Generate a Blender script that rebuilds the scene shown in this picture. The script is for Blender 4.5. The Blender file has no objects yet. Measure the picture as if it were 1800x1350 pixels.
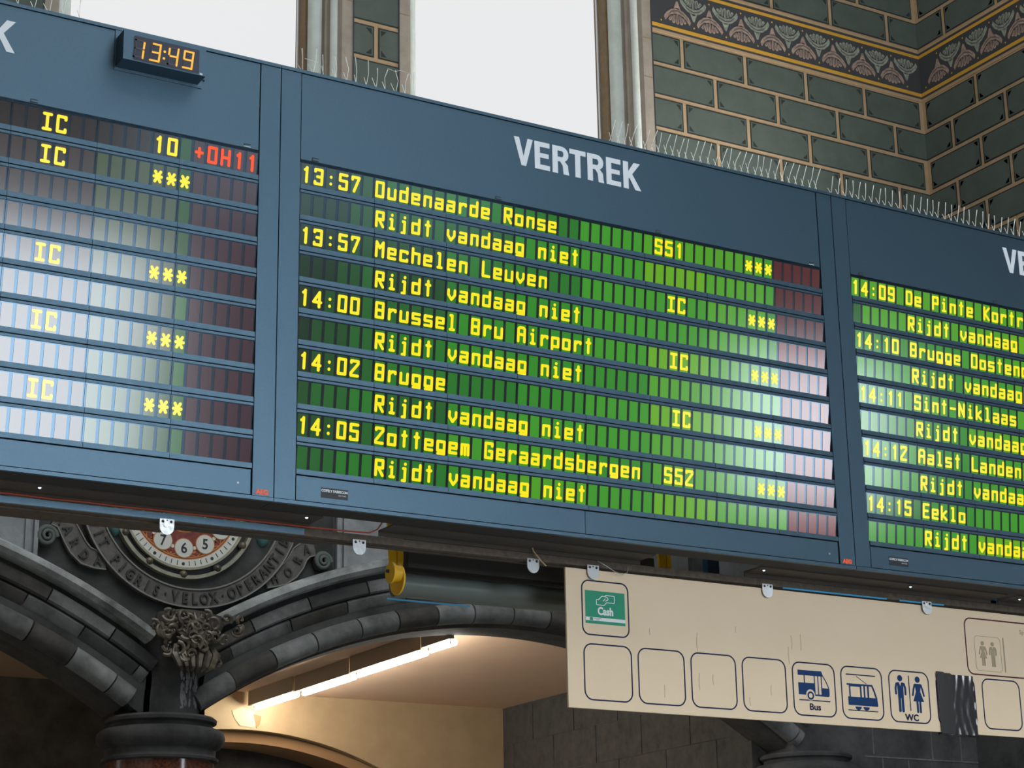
import bpy, math, random
from mathutils import Vector, Matrix

random.seed(7)
PI = math.pi
scene = bpy.context.scene
COL = scene.collection

# ------------------------------------------------------------------ camera
FPX, YAW, PITCH, ROLL = 3525.19, 0.538, 0.2993, -0.018
CAM = Vector((-3.49065, -7.68601, 1.6))
def camera():
    cy, sy, cp, sp = math.cos(YAW), math.sin(YAW), math.cos(PITCH), math.sin(PITCH)
    F = Vector((sy * cp, cy * cp, sp)); r = Vector((cy, -sy, 0)); u = r.cross(F)
    cr, sr = math.cos(ROLL), math.sin(ROLL)
    r2 = r * cr + u * sr; u2 = u * cr - r * sr
    cam = bpy.data.cameras.new('camera'); o = bpy.data.objects.new('camera', cam); COL.objects.link(o)
    cam.sensor_width = 36; cam.lens = FPX / 1800 * 36; cam.clip_end = 200
    m = Matrix((( r2.x, u2.x, -F.x, CAM.x), (r2.y, u2.y, -F.y, CAM.y), (r2.z, u2.z, -F.z, CAM.z), (0, 0, 0, 1)))
    o.matrix_world = m
    scene.camera = o
camera()

# ------------------------------------------------------------------ world, exposure
SKY_FRONT = 0.84          # overcast sky seen through the windows
w = bpy.data.worlds.new('overcast_sky'); scene.world = w; w.use_nodes = True
bg = w.node_tree.nodes['Background']; bg.inputs[0].default_value = (0.985, 0.99, 1.0, 1); bg.inputs[1].default_value = SKY_FRONT
scene.view_settings.view_transform = 'Standard'; scene.view_settings.look = 'None'
scene.view_settings.exposure = 0.0; scene.view_settings.gamma = 1.0
scene.view_settings.use_curve_mapping = False
scene.cycles.use_denoising = True
scene.cycles.max_bounces = 8; scene.cycles.diffuse_bounces = 4; scene.cycles.glossy_bounces = 4
scene.cycles.transparent_max_bounces = 12
scene.cycles.sample_clamp_indirect = 6.0

# radiance of the added roof fill, the hall's other windows, the added wall flood
L_ROOF = 4.3
L_WIN = 15.0
FLOOD = 2300.0

# ------------------------------------------------------------------ materials
MATS = {}
def lin(c):
    c = c / 255.0
    return c / 12.92 if c <= 0.04045 else ((c + 0.055) / 1.055) ** 2.4
def rgb(r, g, b): return (lin(r), lin(g), lin(b), 1)
def mat(name, base, rough=0.6, spec=0.5, metal=0.0, emit=None, es=1.0, noise=None, bump=None, alpha=None):
    """noise = (scale, amount, second colour) ; bump = (scale, strength)"""
    if name in MATS: return MATS[name]
    m = bpy.data.materials.new(name); m.use_nodes = True
    nt = m.node_tree; b = nt.nodes['Principled BSDF']
    b.inputs['Base Color'].default_value = base
    b.inputs['Roughness'].default_value = rough
    b.inputs['Metallic'].default_value = metal
    b.inputs['Specular IOR Level'].default_value = spec
    if emit:
        b.inputs['Emission Color'].default_value = emit; b.inputs['Emission Strength'].default_value = es
    if noise or bump:
        tc = nt.nodes.new('ShaderNodeTexCoord')
    if noise:
        sc, amt, c2 = noise
        n = nt.nodes.new('ShaderNodeTexNoise'); n.inputs['Scale'].default_value = sc; n.inputs['Detail'].default_value = 6
        n.inputs['Roughness'].default_value = 0.65
        nt.links.new(tc.outputs['Object'], n.inputs['Vector'])
        cr = nt.nodes.new('ShaderNodeValToRGB'); cr.color_ramp.elements[0].position = 0.5 - amt; cr.color_ramp.elements[1].position = 0.5 + amt
        cr.color_ramp.elements[0].color = base; cr.color_ramp.elements[1].color = c2
        nt.links.new(n.outputs['Fac'], cr.inputs['Fac']); nt.links.new(cr.outputs['Color'], b.inputs['Base Color'])
    if bump:
        n2 = nt.nodes.new('ShaderNodeTexNoise'); n2.inputs['Scale'].default_value = bump[0]; n2.inputs['Detail'].default_value = 4
        nt.links.new(tc.outputs['Object'], n2.inputs['Vector'])
        bp = nt.nodes.new('ShaderNodeBump'); bp.inputs['Strength'].default_value = bump[1]; bp.inputs['Distance'].default_value = 0.01
        nt.links.new(n2.outputs['Fac'], bp.inputs['Height']); nt.links.new(bp.outputs['Normal'], b.inputs['Normal'])
    MATS[name] = m
    return m

M_PAINT = mat('dark blue grey powder coat', (0.068, 0.114, 0.155, 1), 0.36, 0.5, metal=0.85, noise=(90, 0.3, (0.080, 0.134, 0.18, 1)), bump=(700, 0.12))
M_CAB = mat('matt black cabinet', (0.045, 0.045, 0.046, 1), 0.8, 0.3)
M_UNDER = mat('dark brown painted underside', (0.065, 0.06, 0.055, 1), 0.7, 0.3, noise=(5, 0.2, (0.09, 0.08, 0.068, 1)))
M_GLASSGAP = mat('black display glass', (0.030, 0.030, 0.032, 1), 0.13, 0.75)
M_GLASSGAP.node_tree.nodes['Principled BSDF'].inputs['Specular Tint'].default_value = (0.45, 0.72, 1.0, 1)
M_RAILBROWN = mat('brown grey weathered rail', (0.055, 0.045, 0.035, 1), 0.6, 0.4, noise=(30, 0.2, (0.13, 0.10, 0.075, 1)))
M_WHITE = mat('pale grey lettering', (0.62, 0.68, 0.74, 1), 0.5)
M_ORANGE = mat('orange logo', (0.95, 0.12, 0.03, 1), 0.5, emit=None)
M_STEEL = mat('brushed steel', (0.46, 0.48, 0.48, 1), 0.32, 0.5, 0.85, bump=(60, 0.1))
M_WIRE = mat('pale plastic spike', (0.78, 0.82, 0.80, 1), 0.45, 0.6)
M_SIGN = mat('beige sign enamel', (0.80, 0.64, 0.445, 1), 0.4, 0.3, noise=(3, 0.3, (0.84, 0.68, 0.485, 1)))
M_SIGNBLUE = mat('dark blue sign line', (0.004, 0.012, 0.055, 1), 0.5, 0.2)
M_PICTO = mat('blue pictogram', (0.005, 0.038, 0.135, 1), 0.5, 0.25)
M_SIGNRED = mat('maroon sign line', (0.085, 0.008, 0.02, 1), 0.5, 0.2)
M_GHOST = mat('faded ghost print', (0.40, 0.32, 0.20, 1), 0.5)
M_GREEN = mat('green sticker', (0.0, 0.28, 0.15, 1), 0.45)
M_STICKW = mat('white sticker print', (0.8, 0.85, 0.85, 1), 0.45)
M_TAPE = mat('black plastic tape', (0.035, 0.035, 0.036, 1), 0.13, 0.6)
M_YELLOW = mat('yellow enamel', (0.85, 0.50, 0.004, 1), 0.4, 0.5, noise=(18, 0.2, (0.72, 0.42, 0.02, 1)))
M_TUBE = mat('grey green steel barrel', (0.13, 0.155, 0.145, 1), 0.30, 0.6, 0.35)
M_CABLE = mat('red cable', (0.50, 0.055, 0.02, 1), 0.5)
M_BLUEGLINT = mat('light blue sky glint', (0.05, 0.40, 0.75, 1), 0.35, 0.6)
M_STONE = mat('dark sooty stone', (0.035, 0.036, 0.037, 1), 0.9, 0.2, noise=(2.2, 0.16, (0.085, 0.088, 0.09, 1)), bump=(25, 0.4))
M_STONE2 = mat('mid grey stone', (0.075, 0.078, 0.078, 1), 0.9, 0.2, noise=(4.0, 0.18, (0.20, 0.21, 0.215, 1)), bump=(30, 0.4))
M_STONE3 = mat('pale grey stone', (0.16, 0.175, 0.185, 1), 0.9, 0.2, noise=(3.2, 0.2, (0.33, 0.36, 0.385, 1)), bump=(30, 0.4))
M_STONEBLK = mat('blackened stone', (0.045, 0.044, 0.043, 1), 0.9, 0.2, noise=(6, 0.2, (0.085, 0.082, 0.075, 1)), bump=(30, 0.4))
M_ROLL = mat('grey roll stone', (0.12, 0.13, 0.13, 1), 0.9, 0.2, noise=(4.0, 0.18, (0.25, 0.27, 0.275, 1)), bump=(30, 0.4))
M_HOOD = mat('pale weathered hood stone', (0.11, 0.12, 0.12, 1), 0.9, 0.2, noise=(3.5, 0.2, (0.42, 0.46, 0.47, 1)), bump=(30, 0.3))
M_JAMB = mat('warm grey jamb stone', (0.30, 0.27, 0.23, 1), 0.9, 0.2, noise=(5, 0.25, (0.22, 0.19, 0.16, 1)), bump=(20, 0.3))
M_SHAFT = mat('pale green grey shaft stone', (0.58, 0.64, 0.61, 1), 0.85, 0.2, noise=(5, 0.25, (0.42, 0.47, 0.44, 1)))
M_BROWNFR = mat('brown stone reveal', (0.21, 0.155, 0.085, 1), 0.8, noise=(9, 0.25, (0.15, 0.105, 0.055, 1)))
M_BRICK = mat('painted green block', (0.082, 0.104, 0.092, 1), 0.8, 0.2, noise=(3, 0.25, (0.058, 0.074, 0.065, 1)))
M_BRICKEDGE = mat('dark green block line', (0.022, 0.028, 0.026, 1), 0.8, 0.2)
M_MORTAR = mat('painted tan joint', (0.36, 0.262, 0.165, 1), 0.8, 0.2, noise=(6, 0.2, (0.29, 0.205, 0.12, 1)))
M_MORTAR2 = mat('dark tan joint line', (0.30, 0.18, 0.09, 1), 0.8, 0.2)
M_FRIEZE = mat('black frieze ground', (0.042, 0.045, 0.050, 1), 0.8, 0.2)
M_GOLD = mat('gold ochre band', (0.46, 0.26, 0.035, 1), 0.6, 0.3)
M_LEAF = mat('pale green leaf paint', (0.30, 0.33, 0.27, 1), 0.8, 0.2, noise=(30, 0.2, (0.12, 0.14, 0.12, 1)))
M_LEAFP = mat('pale pink leaf paint', (0.38, 0.29, 0.235, 1), 0.8, 0.2, noise=(30, 0.2, (0.17, 0.115, 0.10, 1)))
M_LEAFD = mat('dark leaf paint', (0.09, 0.085, 0.085, 1), 0.8, 0.2)
M_TAN = mat('tan plaster', (0.84, 0.60, 0.42, 1), 0.9, 0.15, noise=(2.5, 0.3, (0.78, 0.55, 0.38, 1)))
M_CREAMW = mat('cream plaster', (0.46, 0.35, 0.21, 1), 0.9, 0.15, noise=(3, 0.25, (0.38, 0.28, 0.165, 1)))
M_TANDARK = mat('brown plaster', (0.30, 0.18, 0.09, 1), 0.9, 0.15)
M_FLOOR = mat('grey stone floor', (0.30, 0.29, 0.27, 1), 0.6, 0.4)
M_DARKW = mat('dark hall stone', (0.07, 0.068, 0.062, 1), 0.9, 0.2)
M_HALL = mat('pale hall plaster', (0.42, 0.40, 0.36, 1), 0.9, 0.2)
M_GRANITE = mat('red brown granite', (0.16, 0.055, 0.028, 1), 0.16, 0.6, noise=(45, 0.16, (0.035, 0.018, 0.016, 1)))
M_DIALW = mat('white enamel dial', (0.60, 0.62, 0.58, 1), 0.5)
M_DIALR = mat('rust red dial ground', (0.22, 0.045, 0.025, 1), 0.6, noise=(22, 0.12, (0.13, 0.022, 0.02, 1)))
M_DIALG = mat('green dial centre', (0.20, 0.33, 0.12, 1), 0.6, noise=(14, 0.15, (0.42, 0.48, 0.22, 1)))
M_DIALO = mat('orange dial scroll', (0.52, 0.20, 0.05, 1), 0.6)
M_DIALK = mat('black dial paint', (0.012, 0.014, 0.018, 1), 0.5)
M_TEAL = mat('teal patina', (0.085, 0.23, 0.23, 1), 0.5, 0.6)
M_CREAMR = mat('cream metal ring', (0.38, 0.36, 0.27, 1), 0.5, 0.5, 0.2, noise=(8, 0.2, (0.20, 0.21, 0.17, 1)))
M_BOSS = mat('gilded brown stone carving', (0.028, 0.026, 0.023, 1), 0.45, 0.7, noise=(14, 0.14, (0.15, 0.125, 0.085, 1)))
M_SCROLL = mat('carved grey scroll stone', (0.07, 0.067, 0.064, 1), 0.75, 0.4, noise=(12, 0.2, (0.15, 0.145, 0.14, 1)), bump=(40, 0.5))
M_SCROLLL = mat('dark carved letter', (0.030, 0.030, 0.031, 1), 0.6, 0.5)
M_SCROLLE = mat('worn pale carved edge', (0.22, 0.22, 0.21, 1), 0.7, 0.4)
M_LAMPTUBE = mat('lit fluorescent tube', (1, 1, 1, 1), 0.5, emit=(1.0, 0.95, 0.86, 1), es=70.0)
M_LAMPBODY = mat('lamp housing', (0.30, 0.24, 0.16, 1), 0.6)
M_HOLEGLOW = mat('daylit hole glow', (1, 1, 1, 1), 0.3, emit=(0.75, 0.88, 1.0, 1), es=1.0)
M_ROOFFILL = mat('added roof fill light', (0.8, 0.8, 0.8, 1), 0.5, emit=(1.0, 0.985, 0.95, 1), es=L_ROOF)
M_DAYWIN = mat('daylit window glass', (0.8, 0.8, 0.8, 1), 0.5, emit=(0.86, 0.93, 1.0, 1), es=L_WIN)
M_BLUEGLOW = mat('added blue glow panel', (0.8, 0.8, 0.8, 1), 0.5, emit=(0.50, 0.80, 1.0, 1), es=1.42)
M_AMBER = mat('lit amber segment', (0.1, 0.03, 0, 1), 0.4, emit=(1.0, 0.46, 0.05, 1), es=1.15)
M_CLOCKGLASS = mat('dark clock window', (0.030, 0.028, 0.045, 1), 0.25, 0.5)
M_DIMSEG = mat('unlit clock segment', (0.075, 0.07, 0.09, 1), 0.3)
def cellmat(name, c, es=1.0): return mat(name, (c[0] * 0.15, c[1] * 0.15, c[2] * 0.15, 1), 0.13, 0.62, emit=c, es=es, noise=None)
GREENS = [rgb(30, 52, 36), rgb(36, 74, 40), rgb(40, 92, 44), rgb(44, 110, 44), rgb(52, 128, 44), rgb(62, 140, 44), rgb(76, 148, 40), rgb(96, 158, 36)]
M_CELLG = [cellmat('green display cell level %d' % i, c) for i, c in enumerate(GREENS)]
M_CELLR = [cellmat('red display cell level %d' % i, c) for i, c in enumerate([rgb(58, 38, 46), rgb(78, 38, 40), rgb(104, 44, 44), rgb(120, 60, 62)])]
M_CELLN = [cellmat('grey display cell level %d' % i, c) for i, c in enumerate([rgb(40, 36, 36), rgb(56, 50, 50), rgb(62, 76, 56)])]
M_TXT = mat('lit yellow character', (0.1, 0.09, 0.0, 1), 0.2, 0.5, emit=rgb(252, 226, 20), es=1.0)
M_TXTR = mat('lit red character', (0.05, 0.005, 0.0, 1), 0.3, 0.2, emit=rgb(255, 84, 40), es=1.0)

# ------------------------------------------------------------------ mesh builder
_LAY = [0]
class MB:
    def __init__(s): s.v = []; s.f = []; s.mi = []; s.m = []
    def slot(s, m):
        if m not in s.m: s.m.append(m)
        return s.m.index(m)
    def add(s, vs, fs, m):
        k = len(s.v); i = s.slot(m)
        s.v += [tuple(p) for p in vs]
        for f in fs: s.f.append(tuple(k + a for a in f)); s.mi.append(i)
        return s
    def box(s, x0, x1, y0, y1, z0, z1, m):
        vs = [(x0, y0, z0), (x1, y0, z0), (x1, y1, z0), (x0, y1, z0), (x0, y0, z1), (x1, y0, z1), (x1, y1, z1), (x0, y1, z1)]
        return s.add(vs, [(0, 3, 2, 1), (4, 5, 6, 7), (0, 1, 5, 4), (1, 2, 6, 5), (2, 3, 7, 6), (3, 0, 4, 7)], m)
    def prism(s, poly, y0, y1, m):
        """polygon in XZ (counter-clockwise seen from -Y) extruded in Y"""
        a = sum(poly[i][0] * poly[(i + 1) % len(poly)][1] - poly[(i + 1) % len(poly)][0] * poly[i][1] for i in range(len(poly)))
        if a < 0: poly = poly[::-1]
        n = len(poly); _LAY[0] = (_LAY[0] + 1) % 9
        if abs(y1 - y0) < 0.004: y0 -= 0.00002 * _LAY[0]
        vs = [(x, y0, z) for x, z in poly] + [(x, y1, z) for x, z in poly]
        fs = [tuple(range(n)), tuple(range(2 * n - 1, n - 1, -1))] + [((i + 1) % n, i, n + i, n + (i + 1) % n) for i in range(n)]
        return s.add(vs, fs, m)
    def prismz(s, poly, z0, z1, m):
        a = sum(poly[i][0] * poly[(i + 1) % len(poly)][1] - poly[(i + 1) % len(poly)][0] * poly[i][1] for i in range(len(poly)))
        if a < 0: poly = poly[::-1]
        n = len(poly)
        vs = [(x, y, z0) for x, y in poly] + [(x, y, z1) for x, y in poly]
        fs = [tuple(range(n - 1, -1, -1)), tuple(range(n, 2 * n))] + [(i, (i + 1) % n, n + (i + 1) % n, n + i) for i in range(n)]
        return s.add(vs, fs, m)
    def tube(s, pts, r, m, n=8, caps=True, radii=None):
        pts = [Vector(p) for p in pts]; vs = []; up = Vector((0, 0, 1))
        prev = None
        for i, p in enumerate(pts):
            t = (pts[min(i + 1, len(pts) - 1)] - pts[max(i - 1, 0)]).normalized()
            if prev is None:
                a = up if abs(t.z) < 0.9 else Vector((1, 0, 0))
                u = t.cross(a).normalized()
            else:
                u = (prev - t * prev.dot(t)).normalized()
            prev = u; v = t.cross(u); rr = radii[i] if radii else r
            for k in range(n):
                q = 2 * PI * k / n; vs.append(p + (u * math.cos(q) + v * math.sin(q)) * rr)
        fs = []
        for i in range(len(pts) - 1):
            for k in range(n): fs.append((i * n + k, i * n + (k + 1) % n, (i + 1) * n + (k + 1) % n, (i + 1) * n + k))
        if caps: fs += [tuple(range(n - 1, -1, -1)), tuple(range((len(pts) - 1) * n, len(pts) * n))]
        return s.add(vs, fs, m)
    def lathe(s, prof, c, m, n=48, axis='z'):
        vs = []; fs = []
        for r, h in prof:
            for k in range(n):
                q = 2 * PI * k / n
                if axis == 'z': vs.append((c[0] + r * math.cos(q), c[1] + r * math.sin(q), c[2] + h))
                elif axis == 'y': vs.append((c[0] + r * math.cos(q), c[1] + h, c[2] + r * math.sin(q)))
                else: vs.append((c[0] + h, c[1] + r * math.cos(q), c[2] + r * math.sin(q)))
        for i in range(len(prof) - 1):
            for k in range(n): fs.append((i * n + k, i * n + (k + 1) % n, (i + 1) * n + (k + 1) % n, (i + 1) * n + k))
        fs += [tuple(range(n - 1, -1, -1)), tuple(range((len(prof) - 1) * n, len(prof) * n))]
        return s.add(vs, fs, m)
    def ring(s, cx, cz, r0, r1, y0, y1, m, a0=0.0, a1=2 * PI, n=72):
        """flat annular plate in the XZ plane"""
        full = abs(a1 - a0) >= 2 * PI - 1e-6; vs = []
        for k in range(n + 1):
            q = a0 + (a1 - a0) * k / n; c, d = math.cos(q), math.sin(q)
            vs += [(cx + r0 * c, y0, cz + r0 * d), (cx + r1 * c, y0, cz + r1 * d), (cx + r1 * c, y1, cz + r1 * d), (cx + r0 * c, y1, cz + r0 * d)]
        fs = []
        for k in range(n):
            b = 4 * k
            for e in range(4): fs.append((b + e, b + (e + 1) % 4, b + 4 + (e + 1) % 4, b + 4 + e))
        if not full: fs += [(3, 2, 1, 0), (4 * n, 4 * n + 1, 4 * n + 2, 4 * n + 3)]
        return s.add(vs, fs, m)
    def sweep(s, cx, cz, prof, a0, a1, n, m):
        """closed profile of (radius, y) swept round (cx, cz) in XZ; angles from vertical"""
        vs = []; k = len(prof)
        for i in range(n + 1):
            q = a0 + (a1 - a0) * i / n
            for r, y in prof: vs.append((cx + r * math.sin(q), y, cz + r * math.cos(q)))
        fs = []
        for i in range(n):
            for j in range(k): fs.append((i * k + j, (i + 1) * k + j, (i + 1) * k + (j + 1) % k, i * k + (j + 1) % k))
        fs += [tuple(range(k - 1, -1, -1)), tuple(range(n * k, n * k + k))]
        return s.add(vs, fs, m)
    def stroke(s, pts, wd, y0, y1, m):
        """polyline in XZ drawn as a flat stroke with octagonal joints"""
        for i in range(len(pts) - 1):
            a, b = Vector(pts[i]), Vector(pts[i + 1]); d = b - a
            if d.length < 1e-9: continue
            p = Vector((-d.y, d.x)).normalized() * wd / 2
            s.prism([tuple(a - p), tuple(b - p), tuple(b + p), tuple(a + p)], y0, y1, m)
        for p in pts:
            s.prism([(p[0] + wd / 2 * 1.04 * math.cos(PI / 8 + k * PI / 4), p[1] + wd / 2 * 1.04 * math.sin(PI / 8 + k * PI / 4)) for k in range(8)], y0 - 0.00005, y1, m)
        return s
    def mesh(s, name, smooth=False):
        me = bpy.data.meshes.new(name)
        me.from_pydata(s.v, [], s.f)
        for m in s.m: me.materials.append(m)
        me.polygons.foreach_set('material_index', s.mi)
        if smooth: me.polygons.foreach_set('use_smooth', [True] * len(s.f))
        me.update()
        return me
    def build(s, name, parent=None, smooth=False, label=None):
        return link(s.mesh(name, smooth), name, parent, label)

def link(me, name, parent=None, label=None, loc=None):
    o = bpy.data.objects.new(name, me); COL.objects.link(o)
    if loc: o.location = loc
    if parent: attach(o, parent)
    if label: o['label'] = label
    return o
def world_loc(p):
    v = p.location.copy()
    if p.parent: v = v + p.matrix_parent_inverse.translation + world_loc(p.parent)
    return v
def attach(o, parent):
    o.parent = parent; o.matrix_parent_inverse = Matrix.Translation(-world_loc(parent))
def thing(name, label, cat, loc, group=None):
    o = bpy.data.objects.new(name, None); COL.objects.link(o); o.location = loc; o.empty_display_size = 0.1
    return tag(o, label, cat, group)
def tag(o, label, cat, group=None):
    o['label'] = label; o['category'] = cat
    if group: o['group'] = group
    return o
def struct(o): o['kind'] = 'structure'; return o
def smooth_by_angle(o, ang=0.6):
    me = o.data
    me.polygons.foreach_set('use_smooth', [True] * len(me.polygons))
    me.set_sharp_from_angle(angle=ang)
    return o

def text_geo(s, size, bold=0.0, sx=1.0, align='CENTER', spacing=1.0):
    """flat triangulated outline of a word: lists of (x, z) and faces"""
    cu = bpy.data.curves.new('t', 'FONT'); cu.body = s; cu.size = size; cu.offset = bold; cu.align_x = align
    cu.resolution_u = 3; cu.space_character = spacing
    o = bpy.data.objects.new('t', cu); COL.objects.link(o)
    me = bpy.data.meshes.new_from_object(o.evaluated_get(bpy.context.evaluated_depsgraph_get()))
    vs = [(v.co.x * sx, v.co.y) for v in me.vertices]; fs = [tuple(p.vertices) for p in me.polygons]
    bpy.data.objects.remove(o); bpy.data.curves.remove(cu); bpy.data.meshes.remove(me)
    return vs, fs
def add_text(mb, s, x, z, y, size, m, bold=0.0, sx=1.0, rot=0.0, thick=0.001, align='CENTER', spacing=1.0):
    vs, fs = text_geo(s, size, bold, sx, align, spacing)
    c, d = math.cos(rot), math.sin(rot); n = len(vs)
    P = [(x + a * c - b * d, z + a * d + b * c) for a, b in vs]
    front = [(px, y, pz) for px, pz in P]; back = [(px, y + thick, pz) for px, pz in P]
    ed = {}
    for f in fs:
        for i in range(len(f)):
            e = (f[i], f[(i + 1) % len(f)]); ed[e] = 1
    side = [(b2, a2, a2 + n, b2 + n) for (a2, b2) in ed if (b2, a2) not in ed]
    mb.add(front + back, list(fs) + [tuple(i + n for i in reversed(f)) for f in fs] + side, m)

# ================================================================== ROOM SHELL
WY = 8.0                      # face of the hall's back wall
XR = 11.43                    # face of the right wall
AC = (5.92, -0.60)            # centre of the right arch
AL = (-0.98, -0.60)           # centre of the left arch
def arch_z(x, r=5.56):
    z = 0.0
    for cx, cz in (AC, AL):
        d = x - cx
        if abs(d) < 3.3: z = max(z, cz + math.sqrt(r * r - d * d))
    return z

# floor, ceiling, other walls
struct(MB().box(-12, 11.9, -16.4, 13.8, -0.2, 0, M_FLOOR).box(11.9, 21, -16.4, -6, -0.2, 0, M_FLOOR).build('floor'))
cl = MB()
cl.box(-12, 11.9, -16.4, -11.5, 17, 17.3, M_HALL).box(-12, 11.9, 2.0, 9.2, 17, 17.3, M_HALL)
cl.box(-12, -4.0, -11.5, 2.0, 17, 17.3, M_HALL).box(8.0, 11.9, -11.5, 2.0, 17, 17.3, M_HALL)
cl.box(11.9, 21, -16.4, -6, 17, 17.3, M_HALL)
struct(cl.build('ceiling'))
sk = MB().box(-4.0, 8.0, -11.5, 2.0, 17.05, 17.15, M_ROOFFILL)  # added glowing panel that fills the hall with soft light
sko = struct(sk.build('window_1'))
fr = MB()
for i in range(9): fr.box(-4 + 1.5 * i - 0.04, -4 + 1.5 * i + 0.04, -11.5, 2.0, 16.95, 17.04, M_CAB)
for i in range(7): fr.box(-4, 8, -11.5 + 2.25 * i - 0.03, -11.5 + 2.25 * i + 0.03, 16.95, 17.04, M_CAB)
fr.build('window_frame', sko)
struct(MB().box(-12.3, -12, -16.4, 13.8, 0, 17, M_HALL).build('wall_left'))
# front wall (behind the viewer) with two daylit windows and an added blue glow panel
wins = [(0.0, 4.95, 2.8, 7.25, M_DAYWIN), (14.2, 17.1, 5.1, 7.4, M_DAYWIN), (4.4, 9.9, 7.9, 16.2, M_BLUEGLOW)]
struct(MB().box(-12, 21, -16.6, -16.3, 0, 17, M_DARKW).build('wall_front'))
struct(MB().box(21, 21.3, -16.6, -6, 0, 17, M_DARKW).box(XR, 21.3, -6, -5.7, 0, 17, M_DARKW).build('wall_right'))
for i, (x0, x1, z0, z1, m) in enumerate(wins):
    g = struct(MB().box(x0, x1, -16.28, -16.24, z0, z1, m).build('window_%d' % (5 + i)))
    f = MB()
    for a, b, c, d in ((x0 - .12, x0, z0 - .12, z1 + .12), (x1, x1 + .12, z0 - .12, z1 + .12), (x0, x1, z0 - .12, z0), (x0, x1, z1, z1 + .12)):
        f.box(a, b, -16.3, -16.2, c, d, M_CAB)
    f.build('window_frame', g)

# back wall: lower stone part cut by the two arches
wb = MB()
x = -6.0
while x < XR - 1e-6:
    x1 = min(x + (0.015 if 1.9 < x < 3.1 else 0.05), XR); xm = (x + x1) / 2
    z0 = arch_z(xm) if not (2.30 < xm < 2.64) else 3.88
    if xm > 8.98: z0 = 0.0
    if xm < -4.04: z0 = 0.0
    m = M_STONE
    wb.box(x, x1, WY, WY + 0.42, z0, 7.0, m)
    x = x1
# upper part: painted block work, between the windows
WIN = [(-2.93, -2.61 + 0.44 - 0.02), ]
PITCH_W = 3.51
def block_wall(mb, u0, u1, z0, z1, off, put, clip=None):
    """painted blocks laid over a joint-coloured ground; put(u0,u1,z0,z1,mat,depth)"""
    put(u0, u1, z0, z1, M_MORTAR, 0.0)
    H = 0.3735; L = 0.836; zt = 11.41; J = 0.022
    k = -14
    while True:
        zb = zt - H * (k + 1); za = zt - H * k
        if k < 0:      # courses above the frieze start higher
            zb = 12.06 + H * (-k - 1); za = zb + H
        k += 1
        if za <= z0 + 0.02:
            break
        if zb >= z1 - 0.02: continue
        a, b = max(zb + J, z0), min(za - J, z1)
        if b - a < 0.03: continue
        st = off + (0.0 if k % 2 == 1 else L / 2)
        n = int(math.floor((u0 - st) / L)) - 1
        while st + n * L < u1:
            p, q = st + n * L + J, st + (n + 1) * L - J
            p2, q2 = max(p, u0), min(q, u1)
            n += 1
            if q2 - p2 < 0.04: continue
            put(p2, q2, a, b, M_BRICKEDGE, 0.004)
            e = 0.014
            put(p2 + (e if p2 == p else 0), q2 - (e if q2 == q else 0), a + e, b - e, M_BRICK, 0.006)
            for cu, su in ((p, 1), (q, -1)):
                if not (u0 - 1e-6 <= cu <= u1 + 1e-6): continue
                for cz, sz in ((a, 1), (b, -1)):
                    put(cu + su * 0.03, cz + sz * 0.03, su * 0.058, sz * 0.06, 'tri', 0.008)
        # thin dark line beside each joint
def putter_back(mb):
    def put(a, b, c, d, m, dep):
        if m == 'tri':
            mb.prism([(a, b), (a + c, b), (a, b + d)], WY - dep - 0.0, WY, M_BRICKEDGE)
        elif dep == 0.0: mb.box(a, b, WY, WY + 0.42, c, d, m)
        else: mb.box(a, b, WY - dep, WY, c, d, m)
    return put
def putter_right(mb):
    def put(a, b, c, d, m, dep):
        if m == 'tri':
            vs = [(XR - dep, a, b), (XR - dep, a + c, b), (XR - dep, a, b + d), (XR, a, b), (XR, a + c, b), (XR, a, b + d)]
            mb.add(vs, [(0, 1, 2), (2, 1, 0)], M_BRICKEDGE)
        elif dep == 0.0: mb.box(XR, XR + 0.4, a, b, c, d, m)
        else: mb.box(XR - dep, XR, a, b, c, d, m)
    return put
pb = putter_back(wb)
# block panels on the piers and the big wall
piers = [0.90, 4.41]
for pc in piers:
    block_wall(wb, pc - 0.240, pc + 0.240, 7.0, 17.0, pc, pb)
block_wall(wb, 7.67, XR, 7.0, 17.0, 8.05, pb)
wb.box(-12, -2.60, WY, WY + 0.42, 7.0, 17.0, M_STONE2)
wb.box(-12, -6, WY, WY + 0.42, 0, 7.0, M_STONE)
wb.box(-2.60, 7.67, WY, WY + 0.42, 15.0, 17.0, M_STONE2)
# pale ashlar slabs either side of the clock
def ashlar(name, xa, xb):
    wb = MB(); x = xa
    while x < xb - 1e-6:
        x1 = min(x + 0.04, xb); xm = (x + x1) / 2
        z0 = max(cz + math.sqrt(max(6.05 ** 2 - (xm - cx) ** 2, 0)) for cx, cz in (AC, AL) if abs(xm - cx) < 5)
        wb.box(x, x1, WY - 0.05, WY, z0, 6.6, M_STONE3); x = x1
    for xx, d in ((xa, 0.07), (xa + 0.07, 0.06), (xb - 0.03, 0.07), (xb - 0.10, 0.06)):
        z0 = max(cz + math.sqrt(max(6.08 ** 2 - (xx - cx) ** 2, 0)) for cx, cz in (AC, AL) if abs(xx - cx) < 5)
        wb.box(xx, xx + 0.035, WY - d - 0.02, WY - 0.04, z0, 6.6, M_STONE3)
    struct(wb.build(name))
ashlar('trim_9', 4.00, 4.70); ashlar('trim_10', 0.62, 1.32)
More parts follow.
